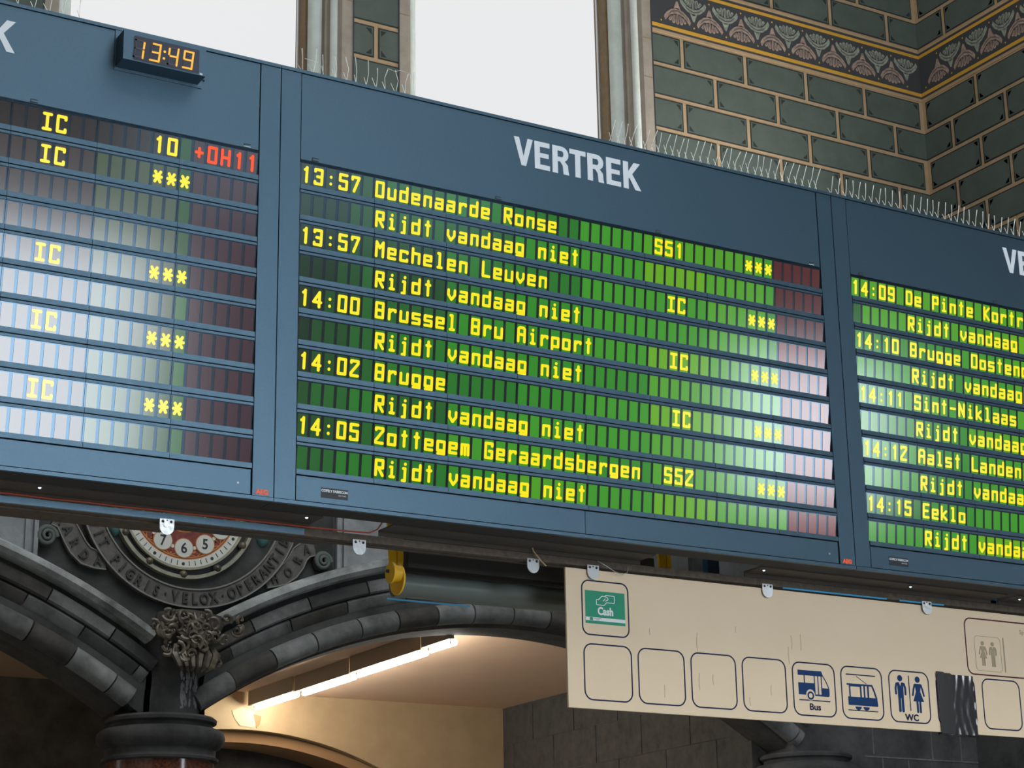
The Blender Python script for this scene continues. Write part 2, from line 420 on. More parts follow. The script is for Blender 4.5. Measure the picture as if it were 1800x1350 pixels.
# plain blocks right of the right column: joints
for (xa, xb, za, zb) in ((10.02, 10.035, 3.93, 4.6), (10.80, 10.815, 3.91, 4.6), (10.13, 10.145, 3.3, 3.90), (9.9, XR, 3.895, 3.91), (10.47, 10.485, 3.3, 3.89), (11.2, 11.21, 3.9, 4.6)):
    wb.box(xa, xb, WY - 0.006, WY, za, zb, M_STONE2)
struct(wb.build('wall_back'))

wr = MB()
block_wall(wr, 2.0, WY, 7.0, 17.0, 7.13 - 0.836 * 6, putter_right(wr))
wr.box(XR, XR + 0.4, -6, 2.0, 7, 17, M_BRICK)
wr.box(XR, XR + 0.4, -6, WY, 0, 7, M_STONE)
struct(wr.build('wall_right'))

# painted frieze, back and right
def frieze(name, to3, u0, u1, first):
    mb = MB()
    def strip(za, zb, m, d): 
        vs = [to3(u0, d, za), to3(u1, d, za), to3(u1, d, zb), to3(u0, d, zb), to3(u0, 0, za), to3(u1, 0, za), to3(u1, 0, zb), to3(u0, 0, zb)]
        mb.add(vs, [(0, 1, 2, 3), (4, 7, 6, 5), (0, 4, 5, 1), (3, 2, 6, 7), (0, 3, 7, 4), (1, 5, 6, 2)], m)
    strip(11.412, 11.448, M_MORTAR, 0.007); strip(11.448, 12.040, M_FRIEZE, 0.009)
    strip(11.473, 11.515, M_GOLD, 0.012); strip(11.955, 11.992, M_GOLD, 0.012); strip(12.025, 12.062, M_MORTAR, 0.011)
    P = 0.4275
    def poly(pts, m, d):
        n = len(pts); vs = [to3(a, d, b) for a, b in pts]
        mb.add(vs, [tuple(range(n))], m)
    def leaf(cx, cz, s, m):
        # s=+1 cup opening upward, s=-1 opening downward
        W = 0.175; d = 0.013
        pts = [(-W, .06), (-W * .96, .085), (-W * .80, .09), (-W * .72, .045), (-W * .45, .0), (0, -.02), (W * .45, .0), (W * .72, .045), (W * .80, .09), (W * .96, .085), (W, .06), (W * .85, .01), (W * .5, -.05), (W * .18, -.085), (.012, -.17), (-.012, -.17), (-W * .18, -.085), (-W * .5, -.05), (-W * .85, .01)]
        L = pts[:10]; 
        # triangulated as strips between upper and lower outlines
        up = [(-W, .055), (-W * .90, .092), (-W * .72, .05), (-W * .45, .003), (0, -.018), (W * .45, .003), (W * .72, .05), (W * .90, .092), (W, .055)]
        lo = [(-W, .055), (-W * .96, .03), (-W * .82, -.005), (-W * .48, -.055), (0, -.088), (W * .48, -.055), (W * .82, -.005), (W * .96, .03), (W, .055)]
        for i in range(8):
            poly([(cx + a, cz + s * b) for a, b in (lo[i], lo[i + 1], up[i + 1], up[i])], m, d)
        poly([(cx - .045, cz - s * .072), (cx + .045, cz - s * .072), (cx + .010, cz - s * .165), (cx - .010, cz - s * .165)], m, d)
        for t, h in ((-.095, .085), (-.05, .105), (0, .11), (.05, .105), (.095, .085)):
            zz = -.012 + abs(t) * .35
            poly([(cx + t * .75 - .011, cz + s * zz), (cx + t * .75 + .011, cz + s * zz), (cx + t + .021, cz + s * (h - .018)), (cx + t + .008, cz + s * h), (cx + t - .012, cz + s * h), (cx + t - .023, cz + s * (h - .02))], m, d)
            poly([(cx + t * .8 - .004, cz + s * (zz + .005)), (cx + t * .8 + .004, cz + s * (zz + .005)), (cx + t + .005, cz + s * (h - .02)), (cx + t - .006, cz + s * (h - .02))], M_LEAFD, d + 0.002)
        poly([(cx + a, cz + s * b) for a, b in ((-W * .8, .03), (-W * .4, -.022), (0, -.045), (W * .4, -.022), (W * .8, .03), (W * .45, -.035), (0, -.06), (-W * .45, -.035))], M_LEAFD, d + 0.002)
    k = int((u0 - first) / P) - 1
    while first + k * P < u1:
        c = first + k * P
        if c - .19 > u0 and c + .19 < u1: leaf(c, 11.80, 1, M_LEAF)
        c2 = c + P / 2
        if c2 - .19 > u0 and c2 + .19 < u1: leaf(c2, 11.665, -1, M_LEAFP)
        for q, z in ((c2, 11.90), (c, 11.56)):
            if u0 + .03 < q < u1 - .03: poly([(q - .012, z), (q, z - .014), (q + .012, z), (q, z + .014)], M_GOLD, .014)
        k += 1
    return struct(mb.build(name))
frieze('trim_1', lambda u, d, z: (u, WY - d, z), 7.67, XR, 8.218)
frieze('trim_2', lambda u, d, z: (XR - d, u, z), 2.0, WY, 7.90)

# window surrounds in the back wall: moulded stone jambs, glass
def jamb(name, xc, sgn):
    """sgn +1: mouldings on the low-x side of a pier whose block panel edge is at xc"""
    mb = MB()
    P = lambda a, y: (xc - sgn * a, y)
    z0, z1 = 7.0, 15.0
    mb.prismz([P(0, WY - 0.005), P(0, WY + 0.6), P(0.30, WY + 0.6), P(0.30, WY + 0.44), P(0.27, WY + 0.40), P(0.20, WY + 0.10), P(0.125, WY - 0.005)], z0, z1, M_JAMB)
    mb.prismz([P(0, WY - 0.012), P(0, WY + 0.002), P(0.012, WY + 0.002), P(0.012, WY - 0.012)], z0, z1, M_FRIEZE)
    def shaft(a, y, r, m, n=14): mb.tube([(P(a, y)[0], y, z0), (P(a, y)[0], y, z1)], r, m, n)
    shaft(0.170, WY + 0.075, 0.042, M_SHAFT); shaft(0.262, WY + 0.30, 0.078, M_SHAFT, 20)
    shaft(0.215, WY + 0.165, 0.018, M_JAMB)
    mb.prismz([P(0.30, WY + 0.36), P(0.30, WY + 0.56), P(0.355, WY + 0.56), P(0.345, WY + 0.38)], z0, z1, M_BROWNFR)
    mb.box(min(P(.02, 0)[0], P(.30, 0)[0]), max(P(.02, 0)[0], P(.30, 0)[0]), WY + 0.02, WY + 0.5, z0 - 0.02, z0, M_JAMB)
    for zj in (8.2, 9.25, 9.78, 10.85, 11.3, 12.4):
        mb.box(min(P(0.005, 0)[0], P(.12, 0)[0]), max(P(0.005, 0)[0], P(.12, 0)[0]), WY - 0.007, WY, zj, zj + 0.008, M_BROWNFR)
    o = mb.build(name); smooth_by_angle(o, 0.5)
    return struct(o)
n = 3
for xc, sg in ((0.66, 1), (1.14, -1), (4.17, 1), (4.65, -1), (7.67, 1), (-2.60, -1)):
    jamb('trim_%d' % n, xc, sg); n += 1
glass = bpy.data.materials.new('clear window glass'); glass.use_nodes = True
nt = glass.node_tree; nt.nodes.clear()
out = nt.nodes.new('ShaderNodeOutputMaterial'); mx = nt.nodes.new('ShaderNodeMixShader'); tr = nt.nodes.new('ShaderNodeBsdfTransparent'); gl = nt.nodes.new('ShaderNodeBsdfGlossy')
gl.inputs['Roughness'].default_value = 0.35; mx.inputs[0].default_value = 0.004
nt.links.new(tr.outputs[0], mx.inputs[1]); nt.links.new(gl.outputs[0], mx.inputs[2]); nt.links.new(mx.outputs[0], out.inputs[0])
for i, (xa, xb) in enumerate(((-2.25, 0.31), (1.49, 3.82), (5.0, 7.32))):
    g = struct(MB().box(xa, xb, WY + 0.50, WY + 0.505, 7.0, 15.0, glass).build('window_%d' % (2 + i)))
    f = MB(); f.box(xa - .01, xa + .015, WY + .49, WY + .52, 7, 15, M_STEEL); f.box(xb - .015, xb + .01, WY + .49, WY + .52, 7, 15, M_STEEL)
    f.build('window_frame', g)

# passage behind the arches
PB = 13.3
pc_ = MB().box(-6, 8.82, WY + 0.42, PB + .3, 5.0, 5.2, M_TAN)
struct(pc_.build('ceiling'))
M_LEFTW = mat('grey passage wall', (0.20, 0.195, 0.19, 1), 0.9, 0.2, noise=(3, 0.2, (0.085, 0.082, 0.08, 1)))
pw = MB()
# far wall with a low arch opening on the right, dark stone on the left
bc = (5.45, 0.35); br = 4.23
pw.box(-6, 4.75, PB, PB + .3, 0, 5.0, M_LEFTW)
x = 4.75
while x < 8.82 - 1e-6:
    x1 = min(x + .015, 8.82); xm = (x + x1) / 2
    z0 = bc[1] + math.sqrt(max(br * br - (xm - bc[0]) ** 2, 0)) if xm < 8.7 else 0
    pw.box(x, x1, PB, PB + .12, z0, 5.0, M_CREAMW)
    z00 = z0 - .13
    pw.box(x, x1, PB + .12, PB + .7, z00, 5.0, M_TANDARK)
    x = x1
pw.box(4.75, 8.82, PB + .7, PB + .75, 0, 5, M_STONEBLK)
# flaked patch of plaster
pw.prism([(5.30, 4.78), (5.42, 4.83), (5.55, 4.80), (5.62, 4.70), (5.58, 4.60), (5.40, 4.62), (5.33, 4.70)], PB - .006, PB, mat('bare white plaster', (0.50, 0.40, 0.26, 1), .9))
pw.prism([(5.56, 4.76), (5.66, 4.74), (5.64, 4.64), (5.60, 4.60)], PB - .008, PB, M_TANDARK)
struct(pw.build('wall_far'))
ps = MB().box(8.82, 9.0, WY + .42, PB, 0, 5.0, M_STONEBLK)
for k in range(5): ps.box(8.812, 8.82, WY + .5, PB, 4.55 - .42 * k, 4.556 - .42 * k, M_STONE)
for k in range(5):
    for j in range(5): 
        yy = WY + 1.0 + j * .9 + (k % 2) * .45
        ps.box(8.812, 8.82, yy, yy + .008, 4.55 - .42 * k, 4.97 - .42 * k, M_STONE)
struct(ps.build('wall_side'))
pp = MB(); pp.prismz([(2.62, WY + .42), (2.80, WY + .42), (4.95, PB), (4.77, PB)], 0, 5.0, M_LEFTW)
struct(pp.build('wall_partition'))

# ================================================================== STONE ARCHES AND COLUMNS
def stone_arch(c, label, a0, a1, seed):
    rnd = random.Random(seed)
    t = thing('stone_arch', label, 'arch', (c[0], WY, 3.9))
    cx, cz = c
    b0, b1 = max(a0, -.572), min(a1, .572)
    MB().sweep(cx, cz, [(6.15, WY), (6.16, WY - .10), (6.135, WY - .15), (6.09, WY - .16), (6.055, WY - .12), (6.04, WY - .02)], b0, b1, 90, M_HOOD).build('hood_moulding', t, smooth=False)
    def run(name, prof, step, mats, gap=0.0012, bulge=0.0):
        mb = MB(); a = a0 + rnd.uniform(0, step)
        mb.sweep(cx, cz, prof, a0, a, 6, rnd.choice(mats))
        i = rnd.randint(0, 1)
        while a < a1:
            b = min(a + step * rnd.uniform(.9, 1.1), a1)
            m = mats[i % len(mats)]; i += 1
            mb.sweep(cx, cz, prof, a + gap, b - gap, 6, m)
            a = b
        o = mb.build(name, t); smooth_by_angle(o, 0.7)
    run('upper_course', [(5.995, WY + .1), (5.995, WY - .055), (5.98, WY - .07), (5.895, WY - .07), (5.88, WY - .055), (5.88, WY + .1)], .098, [M_STONE2, M_STONEBLK, M_STONE2, M_STONE])
    run('lower_course', [(5.87, WY + .1), (5.87, WY - .03), (5.85, WY - .045), (5.775, WY - .015), (5.76, WY + .0), (5.76, WY + .1)], .098, [M_STONE2, M_STONEBLK, M_STONE2, M_STONE])
    prof = [(5.612 + .092 * math.cos(q), WY + .02 + .10 * math.sin(q)) for q in [2 * PI * k / 14 for k in range(14)]]
    run('roll_moulding', prof, .074, [M_STONE2, M_STONEBLK, M_ROLL, M_STONE2])
    MB().sweep(cx, cz, [(5.58, WY + .05), (5.56, WY + .07), (5.50, WY + .12), (5.485, WY + .46), (5.58, WY + .46)], a0, a1, 90, M_STONEBLK).build('soffit', t)
    return t
H = 0.60
stone_arch(AC, 'wide dark stone arch with pale hood moulding, rising right of the wall clock', -H, H, 3)
stone_arch(AL, 'dark stone arch running out of the left edge, left of the carved column', -H, H, 5)

def column(cx, cy, label, zt=3.90, r=0.445):
    t = thing('stone_column', label, 'column', (cx, cy, 0))
    MB().lathe([(r, .3), (r, zt - .36)], (cx, cy, 0), M_GRANITE, 64).build('shaft', t, smooth=False)
    smooth_by_angle(t.children[0], .5)
    prof = [(r + .005, zt - .37), (r + .03, zt - .36), (r + .035, zt - .34), (r + .01, zt - .325), (r + .005, zt - .31), (r + .01, zt - .265), (r + .045, zt - .245), (r + .075, zt - .21), (r + .085, zt - .17), (r + .075, zt - .13), (r + .045, zt - .105), (r + .01, zt - .10), (r - .025, zt - .09), (r - .02, zt - .06), (r + .01, zt - .045), (r + .015, zt - .02), (r - .01, zt)]
    o = MB().lathe(prof, (cx, cy, 0), M_STONE, 64).build('capital', t); smooth_by_angle(o, .9)
    o = MB().lathe([(r + .2, 0), (r + .2, .12), (r + .12, .16), (r + .1, .24), (r + .02, .3)], (cx, cy, 0), M_STONE, 48).build('base', t); smooth_by_angle(o, .6)
    return t
column(2.53, 8.18, 'round red granite column with moulded dark capital under the wall clock')
column(9.30, 8.18, 'round column with pale moulded capital below the beige sign, right edge of the wide arch')
# pier blocks above the capitals
t = thing('pier_block', 'narrow dark stone block between column capital and carved foliage, streaked white', 'stone block', (2.53, WY, 3.9))
o = MB().lathe([(.27, 3.90), (.265, 4.05), (.25, 4.20), (.27, 4.33), (.33, 4.47), (.39, 4.62)], (2.57, WY + .17, 0), M_STONE, 40)
o.v = [(a, min(b, WY - .001), c) for a, b, c in o.v]
o = o.build('block', t); smooth_by_angle(o, .9)
st = MB(); rs = random.Random(4)
for i in range(60):
    q = -PI / 2 + rs.uniform(.05, .75); z_ = rs.uniform(3.93, 4.22); h_ = rs.uniform(.03, .10); r_ = .262
    a_ = (2.57 + r_ * math.cos(q), WY + .17 + r_ * math.sin(q))
    st.tube([(a_[0], a_[1], z_), (a_[0] + rs.uniform(-.004, .004), a_[1], z_ + h_ * .5), (a_[0], a_[1], z_ + h_)], .01, M_STONE3, 6, radii=[.002, rs.uniform(.008, .014), .002])
st.build('lime_streak', t, label='pale lime streaks')

# carved foliage boss
cb = MB(); rb_ = random.Random(11)
cb.lathe([(.03, 4.30), (.09, 4.34), (.15, 4.42), (.22, 4.54), (.27, 4.64), (.25, 4.70), (.10, 4.73)], (2.62, WY - .02, 0), M_STONEBLK, 32)
cb.v = [(a, WY + (b - WY) * .38, c) for a, b, c in cb.v]
for i in range(52):
    u = rb_.uniform(-1, 1); v = rb_.uniform(0, 1) ** .7
    x = 2.62 + u * .40 * (0.40 + .60 * v); z = 4.33 + v * .36 - abs(u) * .02; r0 = rb_.uniform(.028, .055)
    y = WY - .13 - .05 * (1 - abs(u)) - rb_.uniform(0, .04)
    ph = rb_.uniform(0, 2 * PI); sg = rb_.choice((-1, 1)); pts = []; rad = []
    for k in range(14):
        q = ph + sg * k * .48; rr = r0 * (1 - k / 18)
        pts.append((x + rr * math.cos(q), y - .012 * math.sin(k * .7) - k * .0015, z + rr * math.sin(q))); rad.append(.016 * (1 - k / 20))
    cb.tube(pts, .01, M_BOSS, 6, radii=rad)
for i in range(16):
    u = -1 + 2 * i / 15; a = PI / 2 + u * 1.25
    x0, z0 = 2.62 + u * .10, 4.42; L = .26
    pts = [(x0 + L * s_ * math.cos(a), WY - .12 - .06 * math.sin(s_ * 2.6), z0 + L * s_ * math.sin(a) * 1.05) for s_ in (0, .25, .5, .75, 1)]
    cb.tube(pts, .01, M_BOSS, 6, radii=[.012, .022, .028, .022, .006])
for i in range(6):
    u = -1 + 2 * i / 5
    pts = [(2.62 + u * .14, WY - .12, 4.45), (2.62 + u * .16, WY - .17, 4.38), (2.62 + u * .12, WY - .18, 4.30), (2.62 + u * .09, WY - .14, 4.27)]
    cb.tube(pts, .01, M_BOSS, 6, radii=[.02, .032, .022, .008])
cb.v = [(a, min(b, WY + .148), c) for a, b, c in cb.v]
cb.v = [(2.62 + (a - 2.62) * 1.14, b - .15, 4.50 + (c - 4.50) * 1.14) for a, b, c in cb.v]
o = cb.build('carved_boss'); smooth_by_angle(o, .9)
tag(o, 'carved curling leaf boss of dark gilded stone where the two arches meet', 'stone carving')

# ================================================================== WALL CLOCK
ck = thing('wall_clock', 'round wall clock, white number discs on rust red dial, half hidden by the board', 'clock', (2.585, WY, 5.685))
CX, CZ = 2.590, 5.687
y = WY
MB().ring(CX, CZ, 0.0001, .845, y - .02, y, M_STONE, n=72).build('stone_disc', ck)
MB().ring(CX, CZ, .615, .645, y - .085, y - .02, M_CREAMR).build('outer_rim', ck)
d = MB(); d.ring(CX, CZ, .545, .565, y - .07, y - .02, M_CREAMR); d.ring(CX, CZ, .565, .60, y - .03, y - .02, M_DIALK)
d.build('inner_rim', ck)
d = MB()
d.ring(CX, CZ, .475, .548, y - .05, y - .02, M_DIALW)
for k in range(60):
    q = 2 * PI * k / 60
    if k % 5 == 0:
        d.ring(CX + .512 * math.cos(q), CZ + .512 * math.sin(q), .0001, .014, y - .053, y - .05, M_DIALK, n=12)
    else:
        ux, uz = math.cos(q), math.sin(q); w2 = .0028
        d.prism([(CX + .488 * ux - uz * w2, CZ + .488 * uz + ux * w2), (CX + .488 * ux + uz * w2, CZ + .488 * uz - ux * w2), (CX + .528 * ux + uz * w2, CZ + .528 * uz - ux * w2), (CX + .528 * ux - uz * w2, CZ + .528 * uz + ux * w2)], y - .053, y - .05, M_DIALK)
d.build('minute_ring', ck)
d = MB(); d.ring(CX, CZ, .0001, .475, y - .045, y - .02, M_DIALR)
d.ring(CX, CZ, .452, .462, y - .048, y - .045, M_DIALO); d.ring(CX, CZ, .468, .475, y - .048, y - .045, M_DIALO)
rr_ = random.Random(2)
for k in range(12):
    q = 2 * PI * (k + .5) / 12
    for j in range(9):
        e = q + rr_.uniform(-.09, .09); r = rr_.uniform(.385, .44)
        d.ring(CX + r * math.cos(e), CZ + r * math.sin(e), .0001, .009, y - .047, y - .045, M_DIALO if j % 3 == 0 else mat('crimson dial berry', (.33, .05, .05, 1)), n=8)
    for sg in (-1, 1):
        pts = [(CX + r * math.cos(q + sg * e), CZ + r * math.sin(q + sg * e)) for r, e in ((.452, .02), (.44, .07), (.43, .12), (.41, .15))]
        d.stroke(pts, .007, y - .047, y - .045, M_DIALO)
    d.ring(CX + .38 * math.cos(q), CZ + .38 * math.sin(q), .0001, .016, y - .048, y - .045, M_DIALW, n=10)
d.ring(CX, CZ, .232, .240, y - .048, y - .045, M_DIALO)
d.ring(CX, CZ, .185, .228, y - .05, y - .045, M_DIALK)
for k in range(40):
    q = 2 * PI * k / 40; d.ring(CX + .206 * math.cos(q), CZ + .206 * math.sin(q), .0001, .011, y - .053, y - .05, M_DIALW, n=10)
d.ring(CX, CZ, .0001, .185, y - .048, y - .045, M_DIALG)
d.build('dial', ck)
for h in range(1, 13):
    q = PI / 2 - 2 * PI * h / 12; hx, hz = CX + .378 * math.cos(q), CZ + .378 * math.sin(q)
    b = MB(); b.ring(hx, hz, .0001, .080, y - .056, y - .045, M_DIALW, n=32); b.ring(hx, hz, .080, .087, y - .052, y - .045, M_DIALO, n=32)
    dd = b.build('numeral_disc', ck)
    tx = MB(); add_text(tx, str(h), hx, hz - .041, y - .060, .125 if h < 10 else .095, M_DIALK, sx=.92 if h < 10 else .8, bold=.0015, thick=.004)
    tx.build('numeral', dd)
hd = MB()
for q, L, wd in ((PI / 2 + .2, .40, .016), (PI / 2 - .9, .25, .024)):
    hd.stroke([(CX - .05 * math.cos(q), CZ - .05 * math.sin(q)), (CX + L * math.cos(q), CZ + L * math.sin(q))], wd, y - .075, y - .068, M_DIALK)
hd.build('clock_hand', ck)
for k in range(12):
    q = PI / 2 - 2 * PI * (k + .02) / 12; rx, rz = CX + .607 * math.cos(q), CZ + .607 * math.sin(q)
    b = MB(); b.lathe([(.0001, -.03), (.018, -.026), (.032, -.01), (.034, .02)], (rx, y - .075, rz), M_BOSS, 12, 'y')
    smooth_by_angle(b.build('rosette', ck), 1.0)
for tx_, tz_ in ((1.985, 5.46), (3.315, 5.50)):
    b = MB(); pr = [(.0001, -.075), (.03, -.07), (.05, -.05), (.062, -.02), (.065, .02)]
    for r, h in pr: pass
    b.lathe(pr, (tx_, y - .02, tz_), M_TEAL, 18, 'y')
    b.v = [(a, bb, tz_ + (c - tz_) * 1.6) for a, bb, c in b.v]
    smooth_by_angle(b.build('teal_boss', ck), 1.0)

# motto scroll carved round the clock
sc_ = thing('motto_scroll', 'carved stone ribbon with raised Latin lettering curling under the wall clock', 'stone carving', (2.62, WY, 4.85))
SX, SZ = 2.645, 5.80
a0, a1 = PI + .10, 2 * PI - .10
r_ = MB(); r_.ring(SX, SZ, .845, .995, y - .075, y, M_SCROLL, a0, a1, 64)
r_.ring(SX, SZ, .838, .850, y - .088, y - .07, M_SCROLLE, a0, a1, 64); r_.ring(SX, SZ, .990, 1.002, y - .088, y - .07, M_SCROLLE, a0, a1, 64)
r_.build('ribbon', sc_)
word = 'FLVIT PIGRIS·VELOX·OPERANTIBVS'
lt = MB(); n_ = len(word); s0, s1 = a0 + .07, a1 - .07
for i, ch in enumerate(word):
    if ch == ' ': continue
    q = s0 + (s1 - s0) * (i + .5) / n_
    add_text(lt, ch, SX + .965 * math.cos(q), SZ + .965 * math.sin(q), y - .090, .125, M_SCROLLL, bold=.003, sx=.80, rot=q + PI / 2, thick=.018)
lt.build('lettering', sc_)
def ribbon(path, wd, volute, vr, txt, flip):
    b = MB(); n = len(path)
    L = []; R = []
    for i, p in enumerate(path):
        t_ = (Vector(path[min(i + 1, n - 1)]) - Vector(path[max(i - 1, 0)])).normalized(); nn = Vector((-t_.y, t_.x))
        w_ = wd * (.8 + .2 * math.sin(PI * i / (n - 1)))
        L.append(Vector(p) + nn * w_ / 2); R.append(Vector(p) - nn * w_ / 2)
    for i in range(n - 1):
        b.prism([tuple(L[i]), tuple(L[i + 1]), tuple(R[i + 1]), tuple(R[i])], y - .05, y, M_SCROLL)
    b.stroke([tuple(p) for p in L], .010, y - .062, y - .04, M_SCROLLE); b.stroke([tuple(p) for p in R], .010, y - .062, y - .04, M_SCROLLE)
    rb = b.build('ribbon', sc_)
    lt = MB(); m = len(txt)
    for i, ch in enumerate(txt):
        f = (i + .6) / (m + .2) * (n - 1); k = min(int(f), n - 2); p = Vector(path[k]).lerp(Vector(path[k + 1]), f - k)
        d_ = Vector(path[k + 1]) - Vector(path[k]); q = math.atan2(d_.y, d_.x)
        if flip: q += PI
        nx, nz = -math.sin(q), math.cos(q)
        add_text(lt, ch, p.x - nx * .045, p.y - nz * .045, y - .064, .115, M_SCROLLL, bold=.003, sx=.8, rot=q, thick=.016)
    lt.build('lettering', rb)
    v = MB(); pts = []; rad = []
    for k in range(34):
        q = k * .42; rr = vr * (1 - k / 38)
        pts.append((volute[0] + rr * math.cos(q) * (-1 if flip else 1), y - .07 - k * .0012, volute[1] + rr * math.sin(q))); rad.append(.024 * (1 - k / 60))
    v.tube(pts, .02, mat('greenish carved stone', (.10, .125, .115, 1), .7, .4), 8, radii=rad)
    v.ring(volute[0], volute[1], .0001, vr, y - .05, y, M_STONE, n=24)
    smooth_by_angle(v.build('volute', sc_), 1.0)
ribbon([(1.46, 5.46), (1.53, 5.44), (1.58, 5.38), (1.62, 5.31), (1.67, 5.23), (1.74, 5.165), (1.83, 5.14), (1.92, 5.13)], .165, (1.40, 5.29), .085, 'TARDA', False)
ribbon([(3.34, 5.10), (3.42, 5.125), (3.50, 5.155), (3.57, 5.21), (3.62, 5.28), (3.66, 5.36), (3.72, 5.41), (3.80, 5.43)], .165, (3.87, 5.31), .080, 'HORA', False)

# ================================================================== FLUORESCENT LAMPS IN THE PASSAGE
for k, (ya, yb, dx) in enumerate(((13.20, 12.08, .02), (12.00, 10.74, .045), (10.62, 9.14, .02), (9.0, 8.50, -.02))):
    xx = 5.53 + dx
    lb = ('fluorescent tube lamp at the far end of the row, nearest the cream wall', 'second fluorescent tube lamp from the far cream wall', 'third fluorescent tube lamp from the far cream wall, the longest', 'short fluorescent tube lamp at the near end, right under the arch')[k]
    t = thing('fluorescent_lamp', lb, 'lamp', (xx, (ya + yb) / 2, 4.83), 'fluorescent lamps under the passage ceiling')
    MB().box(xx - .085, xx - .035, yb - .03, ya + .03, 4.835, 5.0, M_LAMPBODY).build('housing', t)
    MB().tube([(xx, yb + .02, 4.815), (xx, ya - .02, 4.815)], .030, M_LAMPTUBE, 12).build('tube', t)
    h = MB()
    for yy in (yb + .03, ya - .05): h.box(xx - .04, xx + .01, yy, yy + .02, 4.80, 4.86, M_LAMPBODY)
    h.build('bracket', t)
t = thing('fluorescent_lamp', 'added unseen tube lamp brightening the left passage', 'lamp', (-1.5, 11.5, 4.83), None)  # added out of view to brighten the left passage
MB().box(-1.6, -1.4, 10.5, 12.0, 4.85, 4.93, M_LAMPBODY).build('housing', t)
MB().tube([(-1.5, 10.6, 4.825), (-1.5, 11.9, 4.825)], .02, mat('added warm fill tube', (1, 1, 1, 1), .5, emit=(1, .72, .42, 1), es=110.0), 10).build('tube', t)

# added wall washer brightening the painted blocks, unseen behind the boards
t = thing('added_flood', 'added hooded light on a bracket washing the painted blocks, unseen behind the boards', 'lamp', (8.5, WY - 1.6, 6.3))
MB().box(8.25, 8.75, WY - 1.85, WY - 1.45, 6.10, 6.30, M_CAB).build('housing', t)
MB().box(8.40, 8.60, WY - 1.82, WY - 1.48, 6.302, 6.31, mat('added flood lens', (1, 1, 1, 1), .5, emit=(1.0, .95, .88, 1), es=FLOOD)).build('lens', t)
h = MB(); h.box(8.62, 8.64, WY - 1.86, WY - 1.44, 6.10, 6.65, M_CAB).box(8.24, 8.26, WY - 1.86, WY - 1.44, 6.10, 6.40, M_CAB).box(8.24, 8.76, WY - 1.87, WY - 1.85, 6.10, 6.55, M_CAB); h.build('barn_door', t)
MB().box(8.47, 8.53, WY - 1.45, WY, 6.14, 6.20, M_CAB).build('bracket', t)

